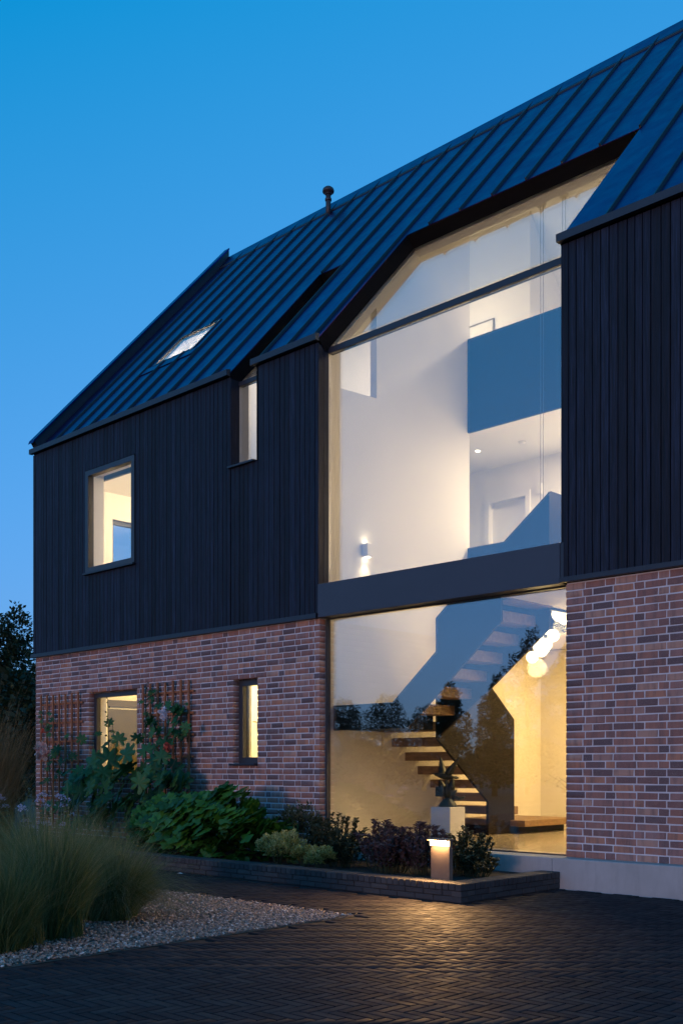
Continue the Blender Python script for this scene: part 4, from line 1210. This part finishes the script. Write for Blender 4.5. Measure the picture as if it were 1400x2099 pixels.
rose(-15.3, [[(-15.3, -.15, .12), (-15.35, -.15, .8), (-15.5, -.14, 1.5), (-15.57, -.14, 1.85)], [(-15.25, -.15, .12), (-15.0, -.14, 1.0), (-14.9, -.14, 1.75)]],
     [(-14.63, -0.3, 1.47, 0.17), (-14.9, -0.16, 1.71, 0.13), (-14.39, -0.35, 1.37, 0.17), (-14.46, -0.17, 1.64, 0.2), (-14.75, -0.3, 1.32, 0.13), (-15.35, -.16, 1.42, .2), (-15.2, -.16, 1.5, .2), (-15.1, -.16, 1.3, .17), (-15.45, -.16, 1.28, .15)] +
     [(-15.6 + rng.uniform(-.15, .35), -.15, 1.95 + rng.normal(0, .1), rng.uniform(.06, .11)) for k in range(18)] + [(-15.2 + rng.uniform(-.5, .6), -.16, rng.uniform(.5, 1.2), rng.uniform(.08, .14)) for k in range(22)],
     [((-14.99, -.55, 1.48), .14, 'pet_pink'), ((-14.90, -.55, 1.44), .11, 'pet_pink'), ((-15.2, -.4, 1.80), .045, 'pet_red')], 'climbing rose with a pale pink bloom on the trellis at the wall corner')
rose(-12.2, [[(-12.2, -.15, .12), (-12.3, -.14, 1.0), (-12.2, -.14, 2.0)], [(-12.15, -.15, .12), (-12.05, -.14, 1.1), (-12.05, -.14, 1.85)]],
     [(-12.0 + rng.normal(0, .09), -.17, rng.uniform(1.6, 2.1), rng.uniform(.07, .13)) for k in range(26)] + [(-12.6 + rng.normal(0, .12), -.17, rng.uniform(1.5, 2.35), rng.uniform(.06, .11)) for k in range(26)],
     [((-11.85, -.5, 1.98), .075, 'pet_white'), ((-11.82, -.5, 1.91), .06, 'pet_white'), ((-11.62, -.6, 1.49), .075, 'pet_red')], 'climbing rose with white and coral blooms on the right trellis')

# trellises
def trellis(x0, x1, n, zs, z0, z1, label):
    t = empty('trellis', ((x0 + x1) / 2, -.05, 0), label, 'trellis', 'wooden trellises beside the window')
    for i in range(n):
        x = x0 + (x1 - x0) * i / (n - 1)
        MB().bbox(x - .016, x + .016, -.062, -.040, z0 + random.uniform(-.02, .02), z1 + random.uniform(-.01, .01), .003).build('slat', M['cedar'], t)
    for z in zs:
        MB().bbox(x0 - .03, x1 + .09, -.038, -.020, z - .016, z + .016, .003).build('slat', M['cedar'], t)
trellis(-15.86, -14.72, 7, [2.26, 1.95, 1.64, 1.33, 1.02, .71], .3, 2.42, 'orange wooden lattice trellis at the corner of the house')
trellis(-12.96, -11.86, 7, [2.30, 1.99, 1.68, 1.37, 1.06, .75], .2, 2.46, 'orange wooden lattice trellis right of the ground floor window')

# broad leaved mass
bd = empty('broad_leaf_shrub', (-10.2, -.9, .12), 'wide mound of dark green pointed leaves at the foot of the brick wall', 'shrub')
LV = []
for k in range(900):
    u = rng.uniform(-1, 1); v = rng.uniform(-1, 1)
    if u * u + v * v > 1: continue
    x = -10.25 + u * 1.5; y = -.93 + v * .62
    top = .80 * (1 - .55 * (u * u * .8 + v * v) ** 1.1) * (1 + .12 * math.sin(u * 6) * math.cos(v * 5)) * (1.0 if u < .3 else 1 - .25 * (u - .3))
    z = .12 + top * (1 if rng.random() < .62 else rng.uniform(.35, .95))
    LV.append((x, y, z, u, v))
LV.sort(key=lambda t: t[1] - .6 * t[2])
for i, (x, y, z, u, v) in enumerate(LV[:300]):
    s = rng.uniform(.17, .30)
    place_leaf(random.choice(PTD), bd, (x, y, z), s, math.pi + u * -1.2 + rng.uniform(-.7, .7), R(rng.uniform(-60, -18)), R(rng.uniform(-25, 25)))
p, d = dome(2600, (-10.25, -.9, .2), (1.42, .58, .52), .5, -.1)
V, F, T = scatter(p, d + rng.normal(0, .4, d.shape), rng.uniform(.08, .16, len(p)), T_OVATE, np.clip(rng.normal(.3, .15, len(p)), 0, 1))
link('foliage', np_mesh('foliage', V, [F], T), M['leaf_green'], bd, 'stuff')
shrub('feathery_shrub', (-9.15, -.45, .40), (.38, .25, .42), 1500, .04, M['leaf_mixed'], 'loose grey green shrub between the broad leaves and the purple shrubs', lobes=3)
mg = empty('marigold', (-10.88, -.5, .4), 'single orange flower standing above the broad green leaves', 'flower')
MB().tube([(-10.88, -.5, .4), (-10.885, -.5, .6), (-10.89, -.5, .78)], .004, 5).build('stem', M['stem'], mg)
flower(M['pet_orange'], mg, (-10.89, -.51, .79), .04)

# phlox
def phlox(c, n, r_, zlo, zhi, label):
    ph = empty('phlox', (c[0], c[1], 0), label, 'flowering plant', 'pale phlox behind the feather grass')
    m_ = MB(); P, D, S_, LP, LD = [], [], [], [], []
    for k in range(n):
        a = rng.uniform(0, 6.28); rr = r_ * math.sqrt(rng.uniform(0, 1))
        x, y, z = c[0] + rr * math.cos(a), c[1] + rr * math.sin(a) * .7, rng.uniform(zlo, zhi)
        m_.tube([(c[0] + rr * .4 * math.cos(a), c[1] + rr * .4 * math.sin(a), 0), (x, y, z)], [.004, .003], 4)
        for q in range(34):
            d = rng.normal(0, 1, 3); d /= np.linalg.norm(d); d[2] = abs(d[2]) * .7
            P.append((x + d[0] * .05, y + d[1] * .05, z + d[2] * .045)); D.append(rng.normal(0, 1, 3)); S_.append(rng.uniform(.018, .028))
        for q in range(16):
            t = rng.uniform(.15, .95); a2 = rng.uniform(0, 6.28)
            LP.append((c[0] + rr * math.cos(a) * (.4 + .6 * t), c[1] + rr * math.sin(a) * (.4 + .3 * t), z * t)); LD.append((math.cos(a2), math.sin(a2), .3))
    s2 = m_.build('stems', M['stem'], ph); s2['kind'] = 'stuff'
    V, F, T = scatter(np.array(P), np.array(D), np.array(S_), (T_SMALL[0] * np.array([1.6, 1, 1]), T_SMALL[1]), rng.uniform(0, 1, len(P)))
    link('blossom', np_mesh('blossom', V, [F], T), M['pet_lilac'], ph, 'stuff')
    V, F, T = scatter(np.array(LP), np.array(LD), np.full(len(LP), .09), T_OVATE, rng.uniform(.1, .5, len(LP)))
    link('foliage', np_mesh('foliage', V, [F], T), M['leaf_mixed'], ph, 'stuff')
phlox((-10.85, -2.9), 17, .36, .50, .90, 'clump of pale lilac phlox behind the feather grass')
phlox((-11.95, -2.9), 5, .12, .72, .86, 'small tuft of lilac phlox left of the larger phlox clump')

# feather grasses
def grass(name, c, n, hgt, spread, droop, mat, label, group, r0=.12, width=.0016, bias=(0, 0), seg=6, tmu=.5, base=0.0):
    a = rng.uniform(0, 2 * math.pi, n); lean = np.abs(rng.normal(0, 1, n)) * spread * .55 + rng.uniform(0, spread * .45, n)
    L = hgt * rng.uniform(.4, 1.0, n) * np.where(rng.uniform(0, 1, n) < .06, 1.22, 1.0)
    lean = lean * np.where(rng.uniform(0, 1, n) < .08, 1.9, 1.0)
    nt_ = 11
    tb = rng.normal(0, .15, (nt_, 2)); tl = rng.uniform(.72, 1.12, nt_); tc = rng.normal(0, r0 * .55, (nt_, 2)); ti = rng.integers(0, nt_, n)
    L = L * tl[ti]
    dx = np.cos(a) * lean + bias[0] + tb[ti, 0]; dy = np.sin(a) * lean + bias[1] + tb[ti, 1]
    rr = r0 * np.sqrt(rng.uniform(0, 1, n)); a0 = a + rng.normal(0, .6, n)
    bx, by = c[0] + np.cos(a0) * rr * .6 + tc[ti, 0], c[1] + np.sin(a0) * rr * .6 + tc[ti, 1]
    lm = np.hypot(dx, dy)
    t = np.linspace(0, 1, seg + 1)[None]
    wig = rng.normal(0, .02, (n, 1)) * np.sin(t * 6 + rng.uniform(0, 6, (n, 1)))
    sx_ = (t * .35 + t ** 2 * .65)
    X = bx[:, None] + dx[:, None] * sx_ * L[:, None] + wig * np.sin(a)[:, None]
    Y_ = by[:, None] + dy[:, None] * sx_ * L[:, None] - wig * np.cos(a)[:, None]
    dr = (droop * rng.uniform(.5, 1.4, n) * np.minimum(1.2, lm + .25))[:, None]
    Z = base + L[:, None] * (t * (1 - .25 * np.minimum(1, lm)[:, None]) - dr * t ** 3)
    Z = np.maximum(Z, base + .015 * rng.uniform(.3, 3, (n, 1)))
    ph = rng.uniform(0, 6.28, n); sx2, sy2 = np.cos(ph), np.sin(ph)
    w = width * rng.uniform(.6, 1.5, (n, 1)) * (1 - t * .82)
    A_ = np.stack([X - w * sx2[:, None], Y_ - w * sy2[:, None], Z], -1); B_ = np.stack([X + w * sx2[:, None], Y_ + w * sy2[:, None], Z], -1)
    V = np.stack([A_, B_], 2).reshape(-1, 3)
    k = (np.arange(n) * (seg + 1) * 2)[:, None] + (np.arange(seg) * 2)[None]
    F = np.stack([k, k + 1, k + 3, k + 2], -1).reshape(-1, 4)
    tv = np.clip(rng.normal(tmu, .2, (n, 1)) + .45 * (t - .5), 0, 1)
    T = np.repeat(tv.ravel(), 2)
    o = link(name, np_mesh(name, V, [F], T), mat)
    return props(o, label, 'ornamental grass', group)
GG = 'feather grass clumps in the gravel'
grass('feather_grass', (-6.66, -5.3), 5600, 1.12, .42, .22, M['grass'], 'large upright feather grass clump nearest the paving', GG, .15, .0021, (-.05, .05))
grass('feather_grass', (-7.0, -4.55), 6000, .98, .55, .5, M['grass'], 'arching feather grass spilling right over the gravel', GG, .15, .0021, (.17, .10), tmu=.62)
grass('feather_grass', (-7.75, -4.95), 5000, 1.05, .5, .30, M['grass'], 'feather grass clump behind the upright one', GG, .17, .0017, (0, 0))
grass('feather_grass', (-8.35, -3.95), 4500, 1.0, .55, .35, M['grass'], 'feather grass clump at the far edge of the gravel', GG, .16, .0017, (.1, .1), tmu=.55)
grass('feather_grass', (-6.4, -5.85), 4500, .9, .5, .35, M['grass'], 'dark feather grass clump at the front of the gravel', GG, .15, .0017, (-.1, -.1), tmu=.4)
grass('plume_grass', (-13.5, -2.3), 4500, 2.3, .2, .12, M['grass_dry'], 'tall dry plume grass beside the house corner', 'plume grasses beyond the house corner', .35, .004, tmu=.5)
grass('plume_grass', (-14.2, -3.2), 3500, 2.2, .22, .12, M['grass_dry'], 'tall brown plume grass farther from the wall', 'plume grasses beyond the house corner', .35, .004, tmu=.45)
grass('plume_grass', (-12.3, -3.4), 3000, 1.35, .3, .2, M['grass_dry'], 'lower tawny grass in front of the plume grass', 'plume grasses beyond the house corner', .3, .003, tmu=.5)

fl = place_leaf(PTD[2], None, (0, 0, 0), .1, .6, R(4), R(6)) if False else None
me = bpy.data.meshes.new('fallen_leaf'); me.from_pydata([(0, 0, .004), (.03, .02, .014), (.07, .012, .010), (.10, 0, .02), (.07, -.016, .006), (.03, -.02, .012), (.05, 0, .003)], [], [(0, 1, 6), (1, 2, 6), (2, 3, 6), (3, 4, 6), (4, 5, 6), (5, 0, 6)])
lf = link('fallen_leaf', me, M['art_paper']); lf.location = (-9.6, -1.98, .002); lf.rotation_euler = (0, 0, .5)
props(lf, 'single pale fallen leaf on the dark paving before the planter wall', 'leaf')
# ================================================================ TREES
def tree(c, hgt, rad, label, n=5000, leaf=.2, trunk=.18, crown_lo=.25, kind='tree', lobes=9, group=None, col=None):
    r_ = empty(kind, (c[0], c[1], 0), label, 'tree', group)
    m_ = MB()
    m_.tube([(c[0], c[1], -.1), (c[0] + .05, c[1], hgt * .35), (c[0] - .05, c[1] + .05, hgt * .65), (c[0], c[1], hgt * .9)], [trunk, trunk * .75, trunk * .45, trunk * .12], 8)
    Vs, Fs, Ts, nb = [], [], [], 0
    for k in range(lobes):
        a = k * 2.4; t = k / (lobes - 1)
        z = hgt * (crown_lo + (1 - crown_lo) * (.12 + .76 * t)); rr = rad * (1.0 - .55 * t ** 2.2) * (.75 + .25 * min(1, t * 5))
        cc = (c[0] + math.cos(a) * rr * .45, c[1] + math.sin(a) * rr * .45, z)
        m_.tube([(c[0], c[1], z - hgt * .12), cc], [trunk * .3, trunk * .08], 5)
        p, d = dome(n // lobes, cc, (rr * .72, rr * .72, hgt * (1 - crown_lo) * .17), .35, -1)
        V, F, T = scatter(p, d + rng.normal(0, .6, d.shape), rng.uniform(.6, 1.3, len(p)) * leaf, T_SMALL, np.clip(rng.normal(.5, .25, len(p)), 0, 1), .8)
        Vs.append(V); Fs.append(F + nb); Ts.append(T); nb += len(V)
    m_.build('trunk', M['bark'], r_, True)
    link('crown', np_mesh('crown', np.concatenate(Vs), [np.concatenate(Fs)], np.concatenate(Ts)), col or M['leaf_dark'], r_)
    return r_
tree((-41.6, 13.3), 7.9, 2.0, 'dark tree standing beyond the left end of the house', 14000, .16, .16, .06, 'tree', 12)
tree((-45.5, 17.0), 6.0, 3.2, 'lower dark tree behind the tall one past the house', 9000, .2, .16, .05, 'tree', 10)
def hedge(name, x0, y0, x1, y1, hgt, dep, label, n=9000, leaf=.2):
    L = math.hypot(x1 - x0, y1 - y0)
    t = rng.uniform(0, 1, n); s = rng.uniform(-1, 1, n)
    h = hgt * (1 + .18 * np.sin(t * L * .9) + .12 * np.sin(t * L * 2.3 + 1))
    z = h * np.sqrt(rng.uniform(0.02, 1, n)); w = dep * np.sqrt(np.maximum(.05, 1 - (z / h) ** 3))
    px, py = -(y1 - y0) / L, (x1 - x0) / L
    P = np.stack([x0 + (x1 - x0) * t + px * s * w, y0 + (y1 - y0) * t + py * s * w, z], 1)
    D = rng.normal(0, 1, (n, 3)); D[:, 2] = np.abs(D[:, 2])
    V, F, T = scatter(P, D, rng.uniform(.6, 1.3, n) * leaf, T_OVATE, np.clip(rng.normal(.4, .2, n), 0, 1))
    o = link(name, np_mesh(name, V, [F], T), M['leaf_dark'])
    return props(o, label, 'hedge')
hedge('hedge', -30, 3.5, -19.5, 2.2, 2.6, 1.0, 'dark hedge running past the left end of the house', 12000, .16)
# trees and hedge across the yard (reflected in the glass)
hedge('hedge', -50, -12, -10, -40, 1.9, 1.2, 'long dark hedge across the yard from the house', 30000, .22)
TG = 'trees across the yard'
for (x, y, h_, r_, lb) in ((-27.9, -26.0, 4.6, 1.15, 'small round tree across the yard, nearest the hedge gap'), (-27.6, -29.0, 5.1, 1.1, 'slim tree across the yard beside the small round one'),
                           (-28.3, -32.6, 7.5, 1.7, 'tallest tree across the yard from the glass'), (-28.2, -35.8, 7.2, 1.5, 'second tall tree across the yard'),
                           (-41.6, -33.7, 4.9, 2.6, 'bushy far tree at the left of the yard treeline'), (-39.8, -35.2, 5.1, 3.0, 'broad far tree in the middle of the yard treeline'), (-38.0, -36.8, 4.6, 2.8, 'low far tree at the right of the yard treeline')):
    tree((x, y), h_, r_, lb, 13000, .10, .14, .12, 'tree', 9, TG)
